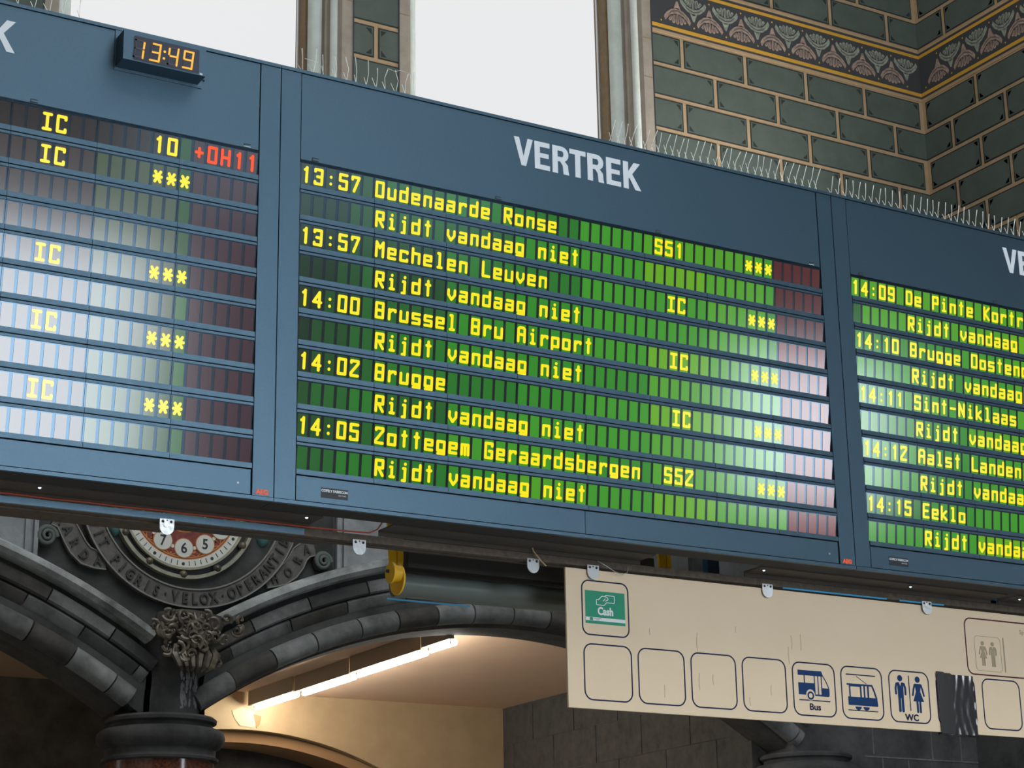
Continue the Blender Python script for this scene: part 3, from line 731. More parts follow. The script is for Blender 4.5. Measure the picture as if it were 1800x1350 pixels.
# ================================================================== DEPARTURE BOARDS
ROWH = 0.147844; Z0 = 5.30241; U = 0.0625
CW, CH = 0.0478, 0.1014
G = {
 '0': [[(0, 0), (4, 0), (4, 6), (0, 6), (0, 0)]], '1': [[(2.4, 0), (2.4, 6)], [(2.4, 5.6), (1.3, 5.0)]],
 '2': [[(0, 5.3), (0, 6), (4, 6), (4, 5), (0, 1), (0, 0), (4, 0)]], '3': [[(0, 5.2), (0, 6), (4, 6), (4, 0), (0, 0), (0, .8)], [(1.3, 3), (4, 3)]],
 '4': [[(3.3, 0), (3.3, 6), (0, 1.9), (4.2, 1.9)]], '5': [[(4, 6), (0, 6), (0, 3.4), (4, 3.4), (4, 0), (0, 0), (0, .9)]],
 '7': [[(0, 5), (0, 6), (4, 6), (1.2, 0)]], '9': [[(0, .8), (0, 0), (4, 0), (4, 6), (0, 6), (0, 3), (4, 3)]],
 ':': [[(2, 1.0), (2, 1.1)], [(2, 3.9), (2, 4.0)]], '-': [[(0.2, 3), (3.8, 3)]], '+': [[(0.3, 3), (3.7, 3)], [(2, 1.3), (2, 4.7)]],
 '*': [[(0, 2.6), (4, 2.6)], [(.6, .6), (3.4, 4.6)], [(3.4, .6), (.6, 4.6)]],
 'A': [[(0, 0), (0, 5.4), (.8, 6), (3.2, 6), (4, 5.4), (4, 0)], [(0, 3), (4, 3)]], 'B': [[(0, 0), (4, 0), (4, 6), (0, 6), (0, 0)], [(0, 3), (4, 3)]],
 'C': [[(4, 5), (4, 6), (0, 6), (0, 0), (4, 0), (4, 1)]], 'D': [[(0, 0), (3.4, 0), (4, .8), (4, 5.2), (3.4, 6), (0, 6), (0, 0)]],
 'E': [[(4, 6), (0, 6), (0, 0), (4, 0)], [(0, 3), (3.2, 3)]], 'G': [[(4, 5), (4, 6), (0, 6), (0, 0), (4, 0), (4, 2.8), (2.2, 2.8)]],
 'H': [[(0, 0), (0, 6)], [(4, 0), (4, 6)], [(0, 3), (4, 3)]], 'I': [[(.2, 6), (3.8, 6)], [(2, 6), (2, 0)], [(.2, 0), (3.8, 0)]],
 'K': [[(0, 0), (0, 6)], [(4, 6), (.5, 3), (4, 0)]], 'L': [[(0, 6), (0, 0), (4, 0)]], 'M': [[(0, 0), (0, 6), (2, 3.6), (4, 6), (4, 0)]],
 'N': [[(0, 0), (0, 6), (4, 0), (4, 6)]], 'O': [[(0, 0), (4, 0), (4, 6), (0, 6), (0, 0)]], 'P': [[(0, 0), (0, 6), (4, 6), (4, 2.8), (0, 2.8)]],
 'R': [[(0, 0), (0, 6), (4, 6), (4, 3), (0, 3)], [(1.4, 3), (4, 0)]], 'S': [[(4, 5.2), (4, 6), (0, 6), (0, 3.2), (4, 3.2), (4, 0), (0, 0), (0, .8)]],
 'Z': [[(0, 5.3), (0, 6), (4, 6), (4, 5), (0, 1), (0, 0), (4, 0)]],
 'a': [[(.4, 4), (4, 4), (4, 0), (0, 0), (0, 2.1), (4, 2.1)]], 'b': [[(0, 6), (0, 0), (4, 0), (4, 4), (0, 4)]], 'c': [[(4, 3.4), (4, 4), (0, 4), (0, 0), (4, 0), (4, .6)]],
 'd': [[(4, 6), (4, 0), (0, 0), (0, 4), (4, 4)]], 'e': [[(0, 2), (4, 2), (4, 4), (0, 4), (0, 0), (4, 0)]], 'g': [[(4, .3), (0, .3), (0, 4), (4, 4), (4, -1), (.3, -1)]],
 'h': [[(0, 0), (0, 6)], [(0, 4), (4, 4), (4, 0)]], 'i': [[(1.1, 3.9), (2, 3.9), (2, 0)], [(1, 0), (3.2, 0)], [(2, 5.7), (2, 5.8)]],
 'j': [[(1.4, 3.9), (2.4, 3.9), (2.4, -1), (1, -1)], [(2.4, 5.7), (2.4, 5.8)]], 'k': [[(0, 0), (0, 6)], [(3.6, 4), (.6, 2), (4, 0)]],
 'l': [[(1, 6), (2, 6), (2, 0)], [(1, 0), (3.2, 0)]], 'm': [[(0, 0), (0, 4), (4, 4), (4, 0)], [(2, 4), (2, 0)]], 'n': [[(0.3, 0), (0.3, 4), (4, 4), (4, 0)]],
 'o': [[(0, 0), (4, 0), (4, 4), (0, 4), (0, 0)]], 'p': [[(0, -1), (0, 4), (4, 4), (4, .3), (0, .3)]], 'r': [[(.5, 0), (.5, 4)], [(.5, 2.8), (2, 4), (4, 4), (4, 3.4)]],
 's': [[(4, 4), (0, 4), (0, 2), (4, 2), (4, 0), (0, 0)]], 't': [[(2, 6), (2, 0)], [(.9, 4.4), (3.1, 4.4)]], 'u': [[(0, 4), (0, 0), (4, 0), (4, 4)]],
 'v': [[(0, 4), (0, 2), (2, 0), (4, 2), (4, 4)]],
}
def glyph(mb, ch, x, zb, y, m):
    sx = (CW - .0140) / 4; sz = 0.0110
    for pl in G[ch]:
        pts = [(x + .0070 + a * sx, zb + .0188 + b * sz) for a, b in pl]
        mb.stroke(pts, .0136, y, y + .0008, m)

mod = MB()
mod.box(.001, .374, -.0025, .016, -.0235, -.001, M_PAINT)
mod.box(.001, .374, -.0025, .016, .1078, .1190, M_PAINT)
TILT = 0.115; ZC = 0.052
mod.add([(.001, .0085 - TILT * (z - ZC), z) for z in (-.001,)] + [(.374, .0085 - TILT * (-.001 - ZC), -.001), (.374, .0085 - TILT * (.1078 - ZC), .1078), (.001, .0085 - TILT * (.1078 - ZC), .1078),
         (.001, .0160, -.001), (.374, .0160, -.001), (.374, .0160, .1078), (.001, .0160, .1078)],
        [(0, 1, 2, 3), (4, 7, 6, 5), (0, 4, 5, 1), (1, 5, 6, 2), (2, 6, 7, 3), (3, 7, 4, 0)], M_GLASSGAP)
MOD_MESH = mod.mesh('display_module')
CELL_MESH = {}
def cell_mesh(m):
    if m.name not in CELL_MESH:
        b = MB().box(0, CW, .0065, .0090, 0, CH, m)
        b.v = [(x, y - TILT * (z - ZC), z) for x, y, z in b.v]
        CELL_MESH[m.name] = b.mesh('character_cell')
    return CELL_MESH[m.name]

def board(x0, label, rows, cols, cellpick, header, split, logo, letters):
    t = thing('departure_board', label, 'departure board', (x0 + 1.5, .07, 3.665))
    MB().box(x0 - .1005, x0 + 3.1005, .0165, .15, 3.667, 5.718, M_CAB).build('cabinet', t)
    for a, b in ((x0 - .1005, x0 - .002), (x0 + 3.002, x0 + 3.1005)):
        s = MB().box(a + .0015, b, 0, .0165, 3.684, 5.702, M_PAINT).build('stile', t)
        if b > x0 + 1 and logo:
            lm = MB(); add_text(lm, 'AEG', x0 + 3.048, 3.683 + .008, -.0016, .030, M_ORANGE, bold=.0016, sx=1.0); lm.build('lettering', s, label='orange maker name')
    MB().box(x0 - .1005, x0 + 3.1005, -.004, .0165, 5.704, 5.720, M_PAINT).build('top_rail', t)
    MB().box(x0 - .1005, x0 + 3.1005, -.004, .0165, 3.665, 3.681, M_PAINT).build('bottom_rail', t)
    hp = MB().box(x0 + .002, x0 + 2.998, .001, .0165, 5.2760, 5.701, M_PAINT).build('header_panel', t)
    if header: header(hp)
    MB().box(x0 + .001, x0 + 2.999, -.0025, .0165, 5.2620, 5.2735, M_PAINT).build('header_lip', t)
    for xx in (.055, 1.02, 1.95, 2.925):
        l = MB(); l.box(x0 + xx, x0 + xx + .034, -.002, .001, 5.279, 5.282, M_WHITE if xx > 2 else M_CAB); l.box(x0 + xx + .002, x0 + xx + .006, -.001, .001, 5.282, 5.294, M_CAB); l.box(x0 + xx + .006, x0 + xx + .034, -.001, .001, 5.292, 5.2945, M_CAB)
        l.build('latch', t)
    xs = [x0 + .003] + ([x0 + split] if split else []) + [x0 + 2.997]
    for i in range(len(xs) - 1):
        lp = MB().box(xs[i], xs[i + 1] - .003, .001, .0165, 3.686, 3.794, M_PAINT).build('lower_panel', t)
        if i == len(xs) - 2:
            sc = MB(); sc.lathe([(.0001, -.003), (.005, -.002), (.006, .001)], (x0 + 2.937, .001, 3.730), M_STEEL, 10, 'y'); sc.build('screw', lp)
        if i == 0 and letters:
            st = MB(); st.box(x0 + .121, x0 + .250, -.0006, .001, 3.709, 3.754, M_DIALK)
            add_text(st, 'COFELY FABRICOM', x0 + .1855, 3.736, -.0014, .0158, M_WHITE, bold=.0005, sx=.92)
            add_text(st, 'GDF SUEZ', x0 + .222, 3.722, -.0014, .0085, M_WHITE, sx=1.0)
            st.build('maker_sticker', lp, label='small black sticker with white lettering')
    for c in cols:
        for r in range(1, 11):
            zb = Z0 - r * ROWH
            m = link(MOD_MESH, 'display_module', None, None, (x0 + .375 * c, 0, zb)); attach(m, t)
            txt = MB(); has = False
            for k in range(6):
                ci = 6 * c + k
                cx = x0 + ci * U + .0074
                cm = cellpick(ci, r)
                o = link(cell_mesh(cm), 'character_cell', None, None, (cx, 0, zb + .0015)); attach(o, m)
                ch = rows[r - 1][ci] if ci < len(rows[r - 1]) else ' '
                if ch != ' ':
                    glyph(txt, ch, cx, zb + .0015, .0054, M_TXTR if ci >= 43 else M_TXT); has = True
            if has:
                txt.v = [(a, b - TILT * (z - zb - ZC), z) for a, b, z in txt.v]
                txt.build('lettering', m)
    return t

def line(time, dest, train='', stars=False, tpos=31):
    s = [' '] * 48
    def put(p, w):
        for i, ch in enumerate(w):
            if p + i < 48: s[p + i] = ch
    put(0, time); put(6, dest); put(tpos, train)
    if stars: put(40, '***')
    return ''.join(s)
RV = line('', 'Rijdt vandaag niet')
rows_c = [line('13:57', 'Oudenaarde Ronse', 'S51', True), RV, line('13:57', 'Mechelen Leuven', 'IC', True, 32), RV, line('14:00', 'Brussel Bru Airport', 'IC', True, 32), RV,
          line('14:02', 'Brugge', 'IC', True, 32), RV, line('14:05', 'Zottegem Geraardsbergen', 'S52', True), RV]
rows_r = [line('14:09', 'De Pinte Kortrijk'), RV, line('14:10', 'Brugge Oostende'), RV, line('14:11', 'Sint-Niklaas'), RV, line('14:12', 'Aalst Landen'), RV, line('14:15', 'Eeklo'), RV]
B_ = ' ' * 48
def L_(s40='', s43='', ic=True):
    s = [' '] * 48
    if ic: s[32] = 'I'; s[33] = 'C'
    for i, ch in enumerate(s40): s[40 + i] = ch
    for i, ch in enumerate(s43): s[43 + i] = ch
    return ''.join(s)
rows_l = [L_('10', '+0H11'), L_('***'), B_, B_, L_('***'), B_, L_('***'), B_, L_('***'), B_]

jit = random.Random(21); J = {}
def jt(sec, c, r):
    k = (sec, c, r)
    if k not in J: J[k] = jit.choice((-1, 0, 0, 0, 1))
    return J[k]
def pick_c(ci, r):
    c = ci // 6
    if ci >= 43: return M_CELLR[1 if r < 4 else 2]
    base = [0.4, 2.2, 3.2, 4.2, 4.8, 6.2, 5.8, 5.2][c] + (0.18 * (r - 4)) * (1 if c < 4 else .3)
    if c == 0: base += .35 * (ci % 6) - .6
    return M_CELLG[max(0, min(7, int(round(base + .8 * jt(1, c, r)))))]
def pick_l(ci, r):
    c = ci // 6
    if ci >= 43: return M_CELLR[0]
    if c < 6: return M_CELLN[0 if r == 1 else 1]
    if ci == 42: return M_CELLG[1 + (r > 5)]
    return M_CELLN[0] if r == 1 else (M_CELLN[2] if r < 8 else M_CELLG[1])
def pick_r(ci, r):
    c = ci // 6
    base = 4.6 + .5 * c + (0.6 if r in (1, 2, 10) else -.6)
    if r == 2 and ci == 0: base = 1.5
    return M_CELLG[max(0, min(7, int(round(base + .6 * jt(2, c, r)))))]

def vertrek(x0):
    def f(hp):
        z0, z1 = 5.4845, 5.6305; y0, y1 = -.0012, .001
        o = MB(); X = lambda a: x0 + a
        def P(*p): o.prism([(X(a), b) for a, b in p], y0, y1, M_WHITE)
        def V(a, b):
            w_ = .030; m = (a + b) / 2
            P((a, z1), (a + w_, z1), (m + .003, z0 + .036), (m + .013, z0), (m - .013, z0))
            P((b - w_, z1), (b, z1), (m + .013, z0), (m - .013, z0), (m - .003, z0 + .036))
        def E_(a, b):
            P((a, z0), (a + .031, z0), (a + .031, z1), (a, z1)); P((a, z1 - .026), (b, z1 - .026), (b, z1), (a, z1)); P((a, z0), (b, z0), (b, z0 + .026), (a, z0 + .026))
            P((a, (z0 + z1) / 2 - .010), (b - .006, (z0 + z1) / 2 - .010), (b - .006, (z0 + z1) / 2 + .014), (a, (z0 + z1) / 2 + .014))
        def R_(a, b):
            P((a, z0), (a + .031, z0), (a + .031, z1), (a, z1))
            zm = (z0 + z1) / 2 - .008; cx = b - .042
            # bowl
            N = 10
            def arc(cz, R, r, a0, a1):
                for k in range(N):
                    p, q = a0 + (a1 - a0) * k / N, a0 + (a1 - a0) * (k + 1) / N
                    P((cx + r[0] * math.cos(p), cz + r[1] * math.sin(p)), (cx + R[0] * math.cos(p), cz + R[1] * math.sin(p)), (cx + R[0] * math.cos(q), cz + R[1] * math.sin(q)), (cx + r[0] * math.cos(q), cz + r[1] * math.sin(q)))
            hz = (z1 - zm) / 2; cz = zm + hz
            arc(cz, (.040, hz), (.011, hz - .024), -PI / 2, PI / 2)
            P((a, z1 - .024), (cx, z1 - .024), (cx, z1), (a, z1)); P((a, zm), (cx, zm), (cx, zm + .024), (a, zm + .024))
            P((cx - .012, zm + .004), (cx + .012, zm + .010), (b - .006, zm - .016), (b - .004, z0 + .016), (b, z0), (b - .033, z0), (b - .037, z0 + .045))
        def T_(a, b):
            m = (a + b) / 2
            P((a, z1 - .026), (b, z1 - .026), (b, z1), (a, z1)); P((m - .0155, z0), (m + .0155, z0), (m + .0155, z1), (m - .0155, z1))
        def K_(a, b):
            P((a, z0), (a + .031, z0), (a + .031, z1), (a, z1))
            P((a + .028, z0 + .050), (a + .048, z0 + .075), (b - .003, z1), (b - .041, z1), (a + .028, z0 + .090))
            P((a + .046, z0 + .096), (a + .034, z0 + .066), (b - .036, z0), (b, z0))
        V(1.130, 1.238); E_(1.247, 1.334); R_(1.349, 1.445); T_(1.449, 1.544); R_(1.553, 1.650); E_(1.664, 1.751); K_(1.766, 1.872)
        o.build('lettering', hp, label='pale grey capital lettering')
    return f
SEC = 3.2045
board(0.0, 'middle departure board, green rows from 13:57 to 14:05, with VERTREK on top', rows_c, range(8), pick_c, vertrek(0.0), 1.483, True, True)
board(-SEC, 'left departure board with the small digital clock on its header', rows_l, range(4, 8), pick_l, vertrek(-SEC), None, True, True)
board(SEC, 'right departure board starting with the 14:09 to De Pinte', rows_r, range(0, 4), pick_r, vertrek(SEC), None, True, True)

# closing panels and openings behind the cabinets
def under(x0, x1): 
    return MB().box(x0, x1, .151, .298, 3.660, 3.668, M_UNDER).box(x0, x1, .290, .298, 3.6405, 3.660, M_UNDER)
for k, (a, b) in enumerate(((-3.2, .205), (.55, 1.98), (2.62, 4.29), (4.345, 6.2))):
    lb = ('long dark panel under the left board, left of the first opening', 'dark panel under the middle board, right of the yellow arm', 'dark panel above the beige sign, right of the second opening', 'dark panel under the right board at the right edge')[k]
    o = under(a, b).build('soffit_panel'); tag(o, lb, 'panel', 'closing panels under the boards')
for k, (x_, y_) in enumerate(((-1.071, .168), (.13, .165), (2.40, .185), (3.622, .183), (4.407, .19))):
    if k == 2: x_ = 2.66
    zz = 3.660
    lb = ('small glowing disc for a daylit hole under the left board near the left edge', 'small glowing disc for a daylit hole just left of the first opening under the boards', 'small glowing disc for a daylit hole right of the orange lit opening above the sign', 'small glowing disc for a daylit hole under the right board, left of its blue slot', 'small glowing disc for a daylit hole nearest the right edge')[k]
    t = thing('daylit_hole', lb, 'lamp', (x_, y_, zz), 'glowing discs for daylit holes under the boards')  # glowing discs added for holes that catch window light
    MB().lathe([(.011, -.004), (.011, .0)], (x_, y_, zz - .0005), M_CAB, 16).build('hole_rim', t)
    o = MB().lathe([(.0001, -.011), (.005, -.0095), (.0078, -.004)], (x_, y_, zz), M_HOLEGLOW, 14).build('lens', t); smooth_by_angle(o, 1)

# ------------------------------------------------------------------ support rail, cable, clips
t = thing('support_rail', 'long dark metal rail hanging behind and below the boards, carrying the clips', 'rail', (1.5, .34, 3.6))
rl = MB().box(-3.2, 6.2, .300, .345, 3.606, 3.640, M_RAILBROWN); rl.build('rail', t)
MB().box(-3.2, .18, .296, .3, 3.609, 3.637, M_PAINT).build('blue_lit_strip', t, label='strip coloured for blue light on the rail')  # strip added to colour the blue-lit stretch of the rail front
pl = MB(); pl.box(-1.27, -.42, .345, .50, 3.60, 3.606, M_RAILBROWN); pl.box(-.42, .30, .345, .42, 3.60, 3.606, M_UNDER); pl.box(.30, 6.2, .345, .37, 3.60, 3.606, M_UNDER)
pl.build('lower_flange', t)
hg = MB()
for x_ in (-2.4, -1.2, .02, 1.2, 1.95, 3.0, 4.3, 5.4): hg.box(x_, x_ + .04, .300, .34, 3.640, 3.660, M_CAB)
hg.build('hanger', t)
cb_ = MB(); pts = [(-1.45, .285, 3.67), (-1.3, .285, 3.655), (-1.2, .287, 3.647)] + [(x_ / 10, .290, 3.646 + .0012 * math.sin(x_ * 2.1)) for x_ in range(-11, 5)] + [(.50, .29, 3.650), (.545, .30, 3.672), (.58, .32, 3.712), (.60, .34, 3.78)]
cb_.tube(pts, .0035, M_CABLE, 6)
o = cb_.build('red_cable', smooth=True); tag(o, 'thin red cable laid along the top of the rail, bending up before the yellow arm', 'cable')

clipx = [(-.470, 'steel clip in front of the wall clock'), (.449, 'steel clip just left of the yellow arm'), (1.366, 'steel clip left of the beige sign, first one on the dark housing'), (1.704, 'steel clip on the top left corner of the beige sign'), (2.757, 'second steel clip on the top edge of the beige sign, above the bus pictogram'), (3.822, 'third steel clip on the beige sign, above the toilet pictogram')]
def clip():
    t = thing('sign_clip', 'steel clip', 'clip', (0, .29, 3.61), 'round ended steel clips on the rail')
    o = MB(); P = [(-.033, 3.612), (.033, 3.612)] + [(.033 * math.cos(-q), 3.578 + .036 * math.sin(-q)) for q in [PI * k / 12 for k in range(13)]]
    o.prism(P, .286, .290, M_STEEL)
    b = o.build('plate', t)
    for dx in (-.019, .019): MB().lathe([(.0001, -.002), (.006, -.0015), (.0065, .0)], (dx, .286, 3.600), M_CAB, 10, 'y').build('rivet', t)
    MB().lathe([(.0001, -.0005), (.0035, -.0005), (.0035, .0)], (0, .2858, 3.605), M_DIALK, 8, 'y').build('hole', t)
    return t
c0 = clip()
for k, (x_, lb) in enumerate(clipx):
    if k == 0: c = c0
    else:
        c = c0.copy(); COL.objects.link(c)
        for ch in c0.children:
            d = ch.copy(); COL.objects.link(d); d.parent = c; d.matrix_parent_inverse = ch.matrix_parent_inverse
    c['label'] = lb
for k, c in enumerate([o for o in COL.objects if o.name.startswith('sign_clip')]):
    for kk, (x_, lb) in enumerate(clipx):
        if c['label'] == lb: c.location.x = x_

# ------------------------------------------------------------------ yellow arm, barrel, housing
t = thing('roller_barrel', 'grey steel roller barrel held between yellow end arms behind the rail', 'roller', (1.5, .62, 3.5))
def arm(x0, t, z1=3.86):
    b = MB()
    b.prism([(x0 - .004, z1), (x0 + .045, z1), (x0 + .045, 3.56), (x0 + .020, 3.54), (x0 + .012, 3.60)], .585, .60, M_YELLOW)
    b.prism([(x0 + .060, z1), (x0 + .098, z1), (x0 + .100, 3.62), (x0 + .092, 3.56), (x0 + .060, 3.54)], .615, .63, M_YELLOW)
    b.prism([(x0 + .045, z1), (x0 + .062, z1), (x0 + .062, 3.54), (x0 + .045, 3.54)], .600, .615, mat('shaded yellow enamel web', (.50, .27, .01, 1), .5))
    a = b.build('end_arm', t)
    d = MB(); d.lathe([(.0001, 0), (.050, 0), (.050, .012), (.0001, .012)], (x0 + .012, .585, 3.545), M_YELLOW, 36, 'x')
    d.lathe([(.040, .012), (.040, .050)], (x0 + .012, .585, 3.545), M_YELLOW, 30, 'x')
    smooth_by_angle(d.build('hub', a), .5)
    d = MB(); d.lathe([(.0001, 0), (.073, 0), (.073, .008), (.0001, .008)], (x0 + .062, .61, 3.520), M_YELLOW, 40, 'x'); smooth_by_angle(d.build('end_disc', a), .5)
    e = MB(); e.lathe([(.0001, -.012), (.008, -.011), (.009, .0)], (x0 + .012, .60, 3.555), M_CAB, 10, 'x'); e.lathe([(.0001, -.008), (.009, -.007), (.010, .0)], (x0 + .062, .56, 3.563), M_CAB, 10, 'x'); e.build('bolt', a)
    MB().box(x0 + .0, x0 + .09, .15, .60, 3.80, 3.84, M_CAB).build('crossbar', t)
arm(.745, t); arm(2.30, t)
o = MB().lathe([(.059, 0), (.059, 1.50)], (.82, .66, 3.508), M_TUBE, 40, 'x').build('barrel', t); smooth_by_angle(o, .5)
MB().box(.862, 2.28, .60, .78, 3.585, 3.76, M_CAB).build('housing', t, label='black box housing above the barrel')
o = MB().tube([(.80, .70, 3.445), (1.25, .70, 3.445)], .004, M_BLUEGLINT, 8).build('blue_gap_glint', t)  # blue paint stands in for sky light in the gap
for k, (xa, xb, yy, zz) in enumerate(((2.86, 3.55, .345, 3.606), (3.0, 3.62, .20, 3.6535), (3.64, 3.95, .345, 3.606))):  # thin tubes added, their blue stands in for sky light in gaps
    lb = ('thin blue tube painted as sky glint right above the beige sign', 'blue tube painted as sky glint under the right end of the middle board', 'short blue tube painted as sky glint above the maroon framed corner of the sign')[k]
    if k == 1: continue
    o = MB().tube([(xa, .2965, 3.6035), (xb, .2965, 3.6035)], .0042, M_BLUEGLINT, 8).build('blue_sky_glint'); tag(o, lb, 'cable', None)
# panels added in the opening beside the second arm, blue painted for daylight
t = thing('daylight_panels', 'grey and blue panels, blue painted for daylight, in the opening right of the second yellow arm', 'box', (2.55, .42, 3.66))
MB().box(2.385, 2.44, .40, .45, 3.645, 3.80, M_STONE3).build('grey_panel', t, label='grey mottled panel')
MB().box(2.44, 2.475, .405, .45, 3.645, 3.80, mat('dull blue daylight', (.03, .11, .21, 1), .6)).build('blue_daylight_panel', t, label='blue panel painted for daylight')
MB().box(2.475, 2.55, .41, .45, 3.645, 3.80, mat('dark blue panel', (.012, .035, .07, 1), .6)).build('side_panel', t)
o = MB().box(4.30, 4.345, .30, .34, 3.645, 3.69, mat('dull blue daylight', (.03, .11, .21, 1))).build('blue_daylight_plate'); tag(o, 'small plate painted blue for daylight in the slot under the right board', 'plate')  # plate added in the slot, its blue stands in for daylight
o = MB().tube([(1.35, .27, 3.668), (1.362, .275, 3.645), (1.40, .27, 3.60), (1.425, .265, 3.577)], .0035, mat('straw', (.45, .33, .15, 1)), 6).build('straw'); tag(o, 'thin straw stalk caught behind the clip left of the sign', 'straw')
o = MB().tube([(1.72, .27, 3.63), (1.77, .27, 3.61), (1.82, .268, 3.585), (1.86, .268, 3.578), (1.888, .268, 3.588), (1.893, .27, 3.61), (1.885, .275, 3.632)], .0022, M_STEEL, 6).build('loose_wire', smooth=True); tag(o, 'loose looped wire hanging over the top left edge of the sign', 'wire')

# ------------------------------------------------------------------ digital clock on the left board
t = thing('digital_clock', 'small digital clock reading 13:49 in amber on the left board header', 'clock', (-.70, -.05, 5.6))
MB().box(-.895, -.487, -.004, .0005, 5.512, 5.702, M_PAINT).build('back_plate', t)
MB().box(-.889, -.508, -.098, -.004, 5.526, 5.664, M_PAINT).build('case', t)
wd_ = MB(); Pp = []
for cx, cz, s_ in ((-.548, 5.638, 0), (-.835, 5.638, 1), (-.835, 5.54, 2), (-.548, 5.54, 3)):
    for k in range(5): q = (s_ + k / 4) * PI / 2; Pp.append((cx + .008 * math.cos(q), cz + .008 * math.sin(q)))
wd_.prism(Pp, -.0995, -.098, M_CLOCKGLASS); wn = wd_.build('display_window', t)
def seg_digit(mb, x, z, wd, ht, segs, m, dots=True, sl=.10):
    T = {'a': ((0, 1), (1, 1)), 'b': ((1, 1), (1, .5)), 'c': ((1, .5), (1, 0)), 'd': ((0, 0), (1, 0)), 'e': ((0, .5), (0, 0)), 'f': ((0, 1), (0, .5)), 'g': ((0, .5), (1, .5))}
    for s in segs:
        (a, b), (c, d) = T[s]; n = 7 if s in 'bcef' else 6
        for k in range(n + 1):
            u = a + (c - a) * k / n; v = b + (d - b) * k / n
            px = x + u * wd + v * ht * sl; pz = z + v * ht
            mb.ring(px, pz, .0001, .0046, -.1012, -.0995, m, n=8)
dl = MB(); du = MB(); hh = .080; ww = .040
for x_, sg in ((-.842, 'bc'), (-.768, 'abgcd'), (-.686, 'fgbc'), (-.616, 'abcdfg')):
    seg_digit(dl, x_, 5.546, ww, hh, sg, M_AMBER)
    seg_digit(du, x_, 5.546, ww, hh, [s for s in 'abcdefg' if s not in sg], M_DIMSEG)
for zz, dx in ((5.567, -.7045), (5.600, -.7015)): dl.ring(dx, zz, .0001, .0058, -.1012, -.0995, M_AMBER, n=10)
dl.build('lit_digits', wn, label='glowing amber digits'); du.build('unlit_segments', wn)
MB().box(-.536, -.523, -.0992, -.098, 5.529, 5.537, M_WHITE).build('white_label', t)
MB().lathe([(.0001, -.006), (.005, -.004), (.006, 0)], (-.478, .001, 5.556), M_CAB, 10, 'y').build('knob', t)

# ------------------------------------------------------------------ bird spikes on the board tops
def spikes(x0, x1, label, pitch, dense, seed):
    rd = random.Random(seed)
    t = thing('bird_spike_strip', label, 'bird spikes', ((x0 + x1) / 2, .04, 5.72), 'bird spike strips on top of the boards')
    MB().box(x0, x1, .028, .052, 5.7195, 5.7235, M_WIRE).build('base_strip', t)
    x = x0 + .01; i = 0
    while x < x1 and i < 100:
        b = MB(); j = lambda a: rd.uniform(-a, a)
        if dense == 2:
            a = [(x, .04, 5.722), (x + .020 + j(.006), .03, 5.795), (x + .030 + j(.01), .02, 5.852 + j(.008))]
            c = [(x + .026, .04, 5.722), (x + .010 + j(.004), .05, 5.792 + j(.01))]
        elif dense == 1:
            a = [(x, .04, 5.722), (x + .012 + j(.004), .04, 5.790), (x + .020 + j(.007), .04, 5.842 + j(.006))]
            c = [(x + .012, .04, 5.722), (x - .024 + j(.005), .03, 5.768 + j(.008))]
        else:
            a = [(x, .04, 5.722), (x + .006 + j(.01), .04, 5.80), (x + .010 + j(.016), .04, 5.855 + j(.02))]
            c = [(x + .006, .04, 5.722), (x - .022 + j(.012), .03, 5.772 + j(.012))]
        b.tube(a, .002, M_WIRE, 5, radii=[.0013, .0014, .0022]); b.tube(c, .002, M_WIRE, 5, radii=[.0016] * len(c))
        b.build('spike', t)
        x += pitch * (1 + j(.12)); i += 1
    if dense == 0 and x1 - x0 > .5:
        w_ = MB(); w_.tube([(x0 + .02, .035, 5.80), (x0 + .09, .035, 5.795)], .0009, M_WIRE, 4); w_.tube([(x0 + .45, .035, 5.85), (x0 + .49, .035, 5.843), (x0 + .52, .035, 5.855), (x0 + .57, .035, 5.85), (x0 + .58, .035, 5.76)], .0009, M_WIRE, 4)
        w_.build('broken_wire', t)
spikes(.01, .62, 'sparse broken bird spikes on the middle board in front of the first window pier', .055, 0, 4)
spikes(1.70, 3.06, 'dense crossing bird spikes along the right half of the middle board top', .0435, 2, 5)
spikes(3.13, 4.9, 'bird spikes along the top of the right board', .047, 1, 6)
spikes(-1.33, -1.0, 'few bird spikes above the far left end of the left board', .07, 0, 9)

# ------------------------------------------------------------------ beige pictogram sign
SY = .3005
t = thing('pictogram_sign', 'long beige sign with blue framed pictograms hanging under the boards', 'sign', (4.0, SY, 3.25))
MB().box(1.5535, 6.6, SY, SY + .012, 2.922, 3.591, M_SIGN).build('panel', t)
def rrect(x0, x1, z0, z1, r, n=6):
    P = []
    for cx, cz, s_ in ((x1 - r, z1 - r, 0), (x0 + r, z1 - r, 1), (x0 + r, z0 + r, 2), (x1 - r, z0 + r, 3)):
        for k in range(n + 1): q = (s_ + k / n) * PI / 2; P.append((cx + r * math.cos(q), cz + r * math.sin(q)))
    return P
def frame(name, x0, x1, z0, z1, r, wd, m):
    A = rrect(x0, x1, z0, z1, r); B = rrect(x0 + wd, x1 - wd, z0 + wd, z1 - wd, r - wd); n = len(A); y0, y1 = SY - .0012, SY
    vs = [(a, y0, b) for a, b in A] + [(a, y0, b) for a, b in B] + [(a, y1, b) for a, b in A] + [(a, y1, b) for a, b in B]
    fs = []
    for i in range(n):
        j = (i + 1) % n
        fs += [(i, j, n + j, n + i), (j, i, 2 * n + i, 2 * n + j), (n + i, n + j, 3 * n + j, 3 * n + i)]
    b = MB(); b.add(vs, fs, m); return b.build(name, t)
fr_cash = frame('pictogram_frame', 1.640, 1.912, 3.272, 3.541, .042, .0068, M_SIGNBLUE)
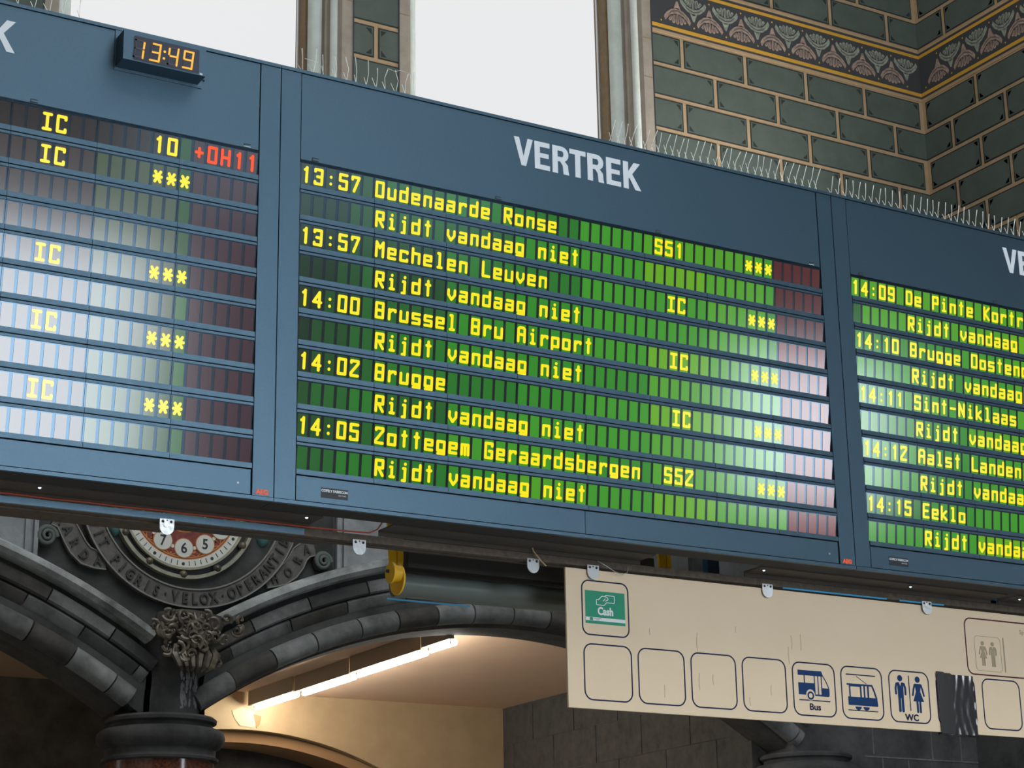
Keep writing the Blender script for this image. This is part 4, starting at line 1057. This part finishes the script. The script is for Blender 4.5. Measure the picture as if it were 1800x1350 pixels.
fx = [1.643, 1.953, 2.265, 2.577, 2.892, 3.206, 3.526, 3.851, 4.178, 4.49, 4.80, 5.11]
FR = [frame('pictogram_frame', x, x + .277, 2.961 - .0035 * (i > 3) - .0035 * (i > 6), 3.234 - .003 * (i > 3) - .004 * (i > 6), .048, .0068, M_SIGNBLUE) for i, x in enumerate(fx)]
fr_red = frame('pictogram_frame', 4.087, 5.6, 3.241, 3.552, .045, .0072, M_SIGNRED); fr_red['label'] = 'maroon frame'
yy0, yy1 = SY - .0022, SY
def PR(mb, m, *p): mb.prism(list(p), yy0, yy1, m)
# cash sticker
b = MB(); b.box(1.661, 1.888, SY - .002, SY, 3.330, 3.4895, M_GREEN); cs = b.build('cash_sticker', t, label='green sticker')
b = MB(); b.box(1.661, 1.888, SY - .0026, SY - .002, 3.344, 3.3605, M_STICKW); b.box(1.684, 1.702, SY - .003, SY - .0026, 3.3455, 3.359, M_GREEN)
add_text(b, 'BNP PARIBAS', 1.708, 3.3535, SY - .003, .0072, M_DIALK, align='LEFT', thick=.0004); add_text(b, 'FORTIS', 1.718, 3.3465, SY - .003, .0065, M_DIALK, align='LEFT', thick=.0004)
b.build('white_strip', cs)
b = MB(); add_text(b, 'Cash', 1.775, 3.3755, SY - .003, .052, M_STICKW, bold=.0020, sx=.86, thick=.001); b.build('lettering', cs, label='white lettering')
b = MB()
def K(pts, m=M_STICKW, wd=.0034): b.stroke(pts, wd, SY - .003, SY - .002, m)
K([(1.774, 3.4655), (1.778, 3.4715), (1.824, 3.4715), (1.8285, 3.468), (1.8285, 3.440), (1.825, 3.4365), (1.783, 3.4365)])
K([(1.783, 3.4365), (1.768, 3.4225), (1.727, 3.4225), (1.724, 3.4255), (1.724, 3.4455), (1.728, 3.4475), (1.738, 3.4485), (1.756, 3.466), (1.774, 3.4665), (1.788, 3.4605), (1.792, 3.454), (1.788, 3.4495), (1.776, 3.4435)])
K([(1.764, 3.4435), (1.776, 3.456)])
b.build('hand_card_pictogram', cs, label='white outline of a hand holding a card')
# bus
b = MB()
PR(b, M_PICTO, (2.929, 3.1895), (3.080, 3.1895), (3.092, 3.1635), (2.929, 3.1635))
PR(b, M_PICTO, (2.966, 3.165), (2.971, 3.165), (2.971, 3.1255), (2.966, 3.1255))
PR(b, M_PICTO, (2.929, 3.1255), (3.034, 3.1255), (3.034, 3.065), (2.929, 3.065))
PR(b, M_PICTO, (3.031, 3.165), (3.036, 3.165), (3.036, 3.065), (3.031, 3.065))
PR(b, M_PICTO, (3.054, 3.165), (3.0585, 3.165), (3.0585, 3.068), (3.054, 3.068)); PR(b, M_PICTO, (3.076, 3.165), (3.081, 3.165), (3.081, 3.065), (3.076, 3.065))
PR(b, M_PICTO, (3.034, 3.070), (3.126, 3.070), (3.124, 3.0645), (3.118, 3.062), (3.034, 3.062))
PR(b, M_PICTO, (3.079, 3.104), (3.125, 3.104), (3.1275, 3.090), (3.1265, 3.068), (3.079, 3.065))
b.stroke([(3.090, 3.164), (3.107, 3.140), (3.120, 3.115), (3.1255, 3.098)], .0045, yy0, yy1, M_PICTO)
b.ring(3.003, 3.065, .0001, .0285, SY - .0026, SY, M_SIGN, n=28); b.ring(3.003, 3.062, .012, .0215, SY - .003, SY, M_PICTO, n=28)
b.box(2.930, 3.128, yy0, yy1, 3.0355, 3.0405, M_SIGNBLUE)
b.build('bus_pictogram', FR[4])
b = MB(); add_text(b, 'Bus', 3.029, 2.9905, yy0, .046, M_SIGNBLUE, bold=.0010, sx=1.12); b.build('lettering', FR[4])
# tram
b = MB()
b.box(3.243, 3.436, yy0, yy1, 3.1845, 3.190, M_SIGNBLUE); b.box(3.246, 3.441, yy0, yy1, 3.002, 3.006, M_SIGNBLUE)
b.stroke([(3.309, 3.180), (3.376, 3.143)], .002, yy0, yy1, M_SIGNBLUE)
PR(b, M_PICTO, (3.244, 3.1405), (3.412, 3.1405), (3.416, 3.132), (3.244, 3.132))
PR(b, M_PICTO, (3.249, 3.073), (3.441, 3.073), (3.443, 3.030), (3.249, 3.030))
for xa, xb in ((3.258, 3.266), (3.330, 3.339), (3.354, 3.363), (3.378, 3.388)): PR(b, M_PICTO, (xa, 3.134), (xb, 3.134), (xb, 3.060), (xa, 3.060))
PR(b, M_PICTO, (3.266, 3.134), (3.330, 3.134), (3.330, 3.126), (3.266, 3.126))
b.stroke([(3.410, 3.136), (3.424, 3.108), (3.436, 3.073), (3.440, 3.035)], .009, yy0, yy1, M_PICTO)
for xx in (3.313, 3.366): 
    b.prism([(xx + .020 * math.cos(q), 3.0235 + .017 * math.sin(q)) for q in [PI + PI * k / 12 for k in range(13)]], yy0, yy1, M_PICTO)
b.build('tram_pictogram', FR[5])
# toilets
def man(b, cx, m, s=1.0, zt=3.205):
    f = lambda a, z: (cx + a * s, zt - z * s)
    b.ring(f(0, .0165)[0], f(0, .0165)[1], .0001, .0165 * s, yy0, yy1, m, n=20)
    b.prism([f(-.020, .038), f(-.008, .038), f(0, .060), f(0, .12), f(-.0185, .12)], yy0, yy1, m); b.prism([f(.020, .038), f(.008, .038), f(0, .060), f(0, .12), f(.0185, .12)], yy0, yy1, m)
    for sg in (-1, 1):
        b.stroke([f(sg * .026, .048), f(sg * .033, .068), f(sg * .032, .098)], .0115 * s, yy0, yy1, m)
        b.stroke([f(sg * .010, .115), f(sg * .0105, .186)], .0155 * s, yy0, yy1, m)
        b.stroke([f(sg * .017, .045), f(sg * .026, .047)], .013 * s, yy0, yy1, m)
def woman(b, cx, m, s=1.0, zt=3.205):
    f = lambda a, z: (cx + a * s, zt - z * s)
    b.ring(f(0, .0165)[0], f(0, .0165)[1], .0001, .0165 * s, yy0, yy1, m, n=20)
    b.prism([f(-.022, .039), f(.022, .039), f(.014, .080), f(-.014, .080)], yy0, yy1, m); b.prism([f(-.014, .080), f(.014, .080), f(.036, .132), f(-.036, .132)], yy0, yy1, m)
    for sg in (-1, 1):
        b.stroke([f(sg * .022, .045), f(sg * .031, .070), f(sg * .038, .100)], .010 * s, yy0, yy1, m)
        b.stroke([f(sg * .0095, .130), f(sg * .0095, .186)], .0125 * s, yy0, yy1, m)
b = MB(); man(b, 3.604, M_PICTO); woman(b, 3.724, M_PICTO); b.box(3.6625, 3.667, yy0, yy1, 3.022, 3.206, M_SIGNBLUE); b.build('toilet_pictogram', FR[6])
b = MB(); add_text(b, 'WC', 3.670, 2.9715, yy0, .046, M_SIGNBLUE, bold=.0016, sx=1.12); b.build('lettering', FR[6])
# ghost print in the maroon frame
b = MB(); woman(b, 4.210, M_GHOST, .70, 3.428); man(b, 4.282, M_GHOST, .70, 3.428); b.box(4.360, 4.368, SY - .0015, SY, 3.268, 3.458, M_GHOST)
b.build('faded_pictogram', fr_red, label='faded print of two figures')
frame('faded_frame', 4.152, 4.342, 3.266, 3.456, .022, .0022, M_GHOST)
b = MB(); add_text(b, 'Sp', 4.49, 3.487, yy0, .035, M_GHOST, align='LEFT'); b.build('faded_lettering', fr_red)
b = MB(); rg = random.Random(8)
for (x_, za, zb) in ((2.31, 3.24, 3.33), (2.315, 3.05, 3.13), (2.88, 3.215, 3.30), (2.90, 3.29, 3.36), (2.96, 3.29, 3.37), (2.105, 3.00, 3.06), (2.755, 3.05, 3.10), (2.62, 2.99, 3.03), (2.40, 3.08, 3.13), (2.55, 3.35, 3.38), (2.03, 3.30, 3.33)):
    b.stroke([(x_, za), (x_ + rg.uniform(-.004, .004), (za + zb) / 2), (x_ + rg.uniform(-.003, .003), zb)], .0022, SY - .0008, SY, M_GHOST)
b.build('scratch', t, label='faint brown runs and scratches')

# black plastic tape wrapped over the sign
b = MB(); rg = random.Random(3)
A = [(3.853, 3.241), (3.905, 3.242), (3.905, 3.238), (3.962, 3.236), (4.018, 3.227), (4.018, 3.231), (4.112, 3.231)]
B2 = [(3.861, 2.905), (3.908, 2.903), (3.908, 2.903), (3.958, 2.907), (4.02, 2.918), (4.02, 2.918), (4.119, 2.915)]
NX, NZ = 26, 22; vs = []; fs = []
def topz(x): return 3.241 if x < 3.905 else (3.236 if x < 3.96 else (3.230))
for j in range(NZ + 1):
    for i in range(NX + 1):
        x_ = 3.853 + (4.112 - 3.853) * i / NX + .008 * (1 - j / NZ) * 0 + .007 * (1 - j / NZ)
        z_ = 2.914 + (topz(x_) - 2.914) * j / NZ
        edge = max(0, abs(z_ - 3.07) - .09) / .08
        cr = .0020 * math.sin(x_ * 130 + 2.2 * math.sin(z_ * 17) + 1.1) * (.12 + edge) + .0012 * math.sin(x_ * 310 + z_ * 75)
        vs.append((x_, SY - .008 + cr * (.45 if x_ > 3.975 else .03) + rg.uniform(-.0004, .0004) * (1 if x_ > 3.975 else .05), z_))
for j in range(NZ):
    for i in range(NX):
        a = j * (NX + 1) + i; fs.append((a, a + 1, a + NX + 2, a + NX + 1))
n0 = len(vs)
vs2 = [(a, SY + .018, c) for a, _, c in vs]
b.add(vs, fs, M_TAPE); b.add(vs2, [tuple(reversed(f)) for f in fs], M_TAPE)
b.box(3.862, 4.118, SY - .006, SY + .018, 2.908, 2.9135, M_TAPE)
b.box(3.855, 4.112, SY - .006, SY - .001, 3.10, 3.228, M_TAPE)
o = b.build('black_tape', smooth=True); tag(o, 'crumpled shiny black tape wrapped over one pictogram of the sign', 'tape')
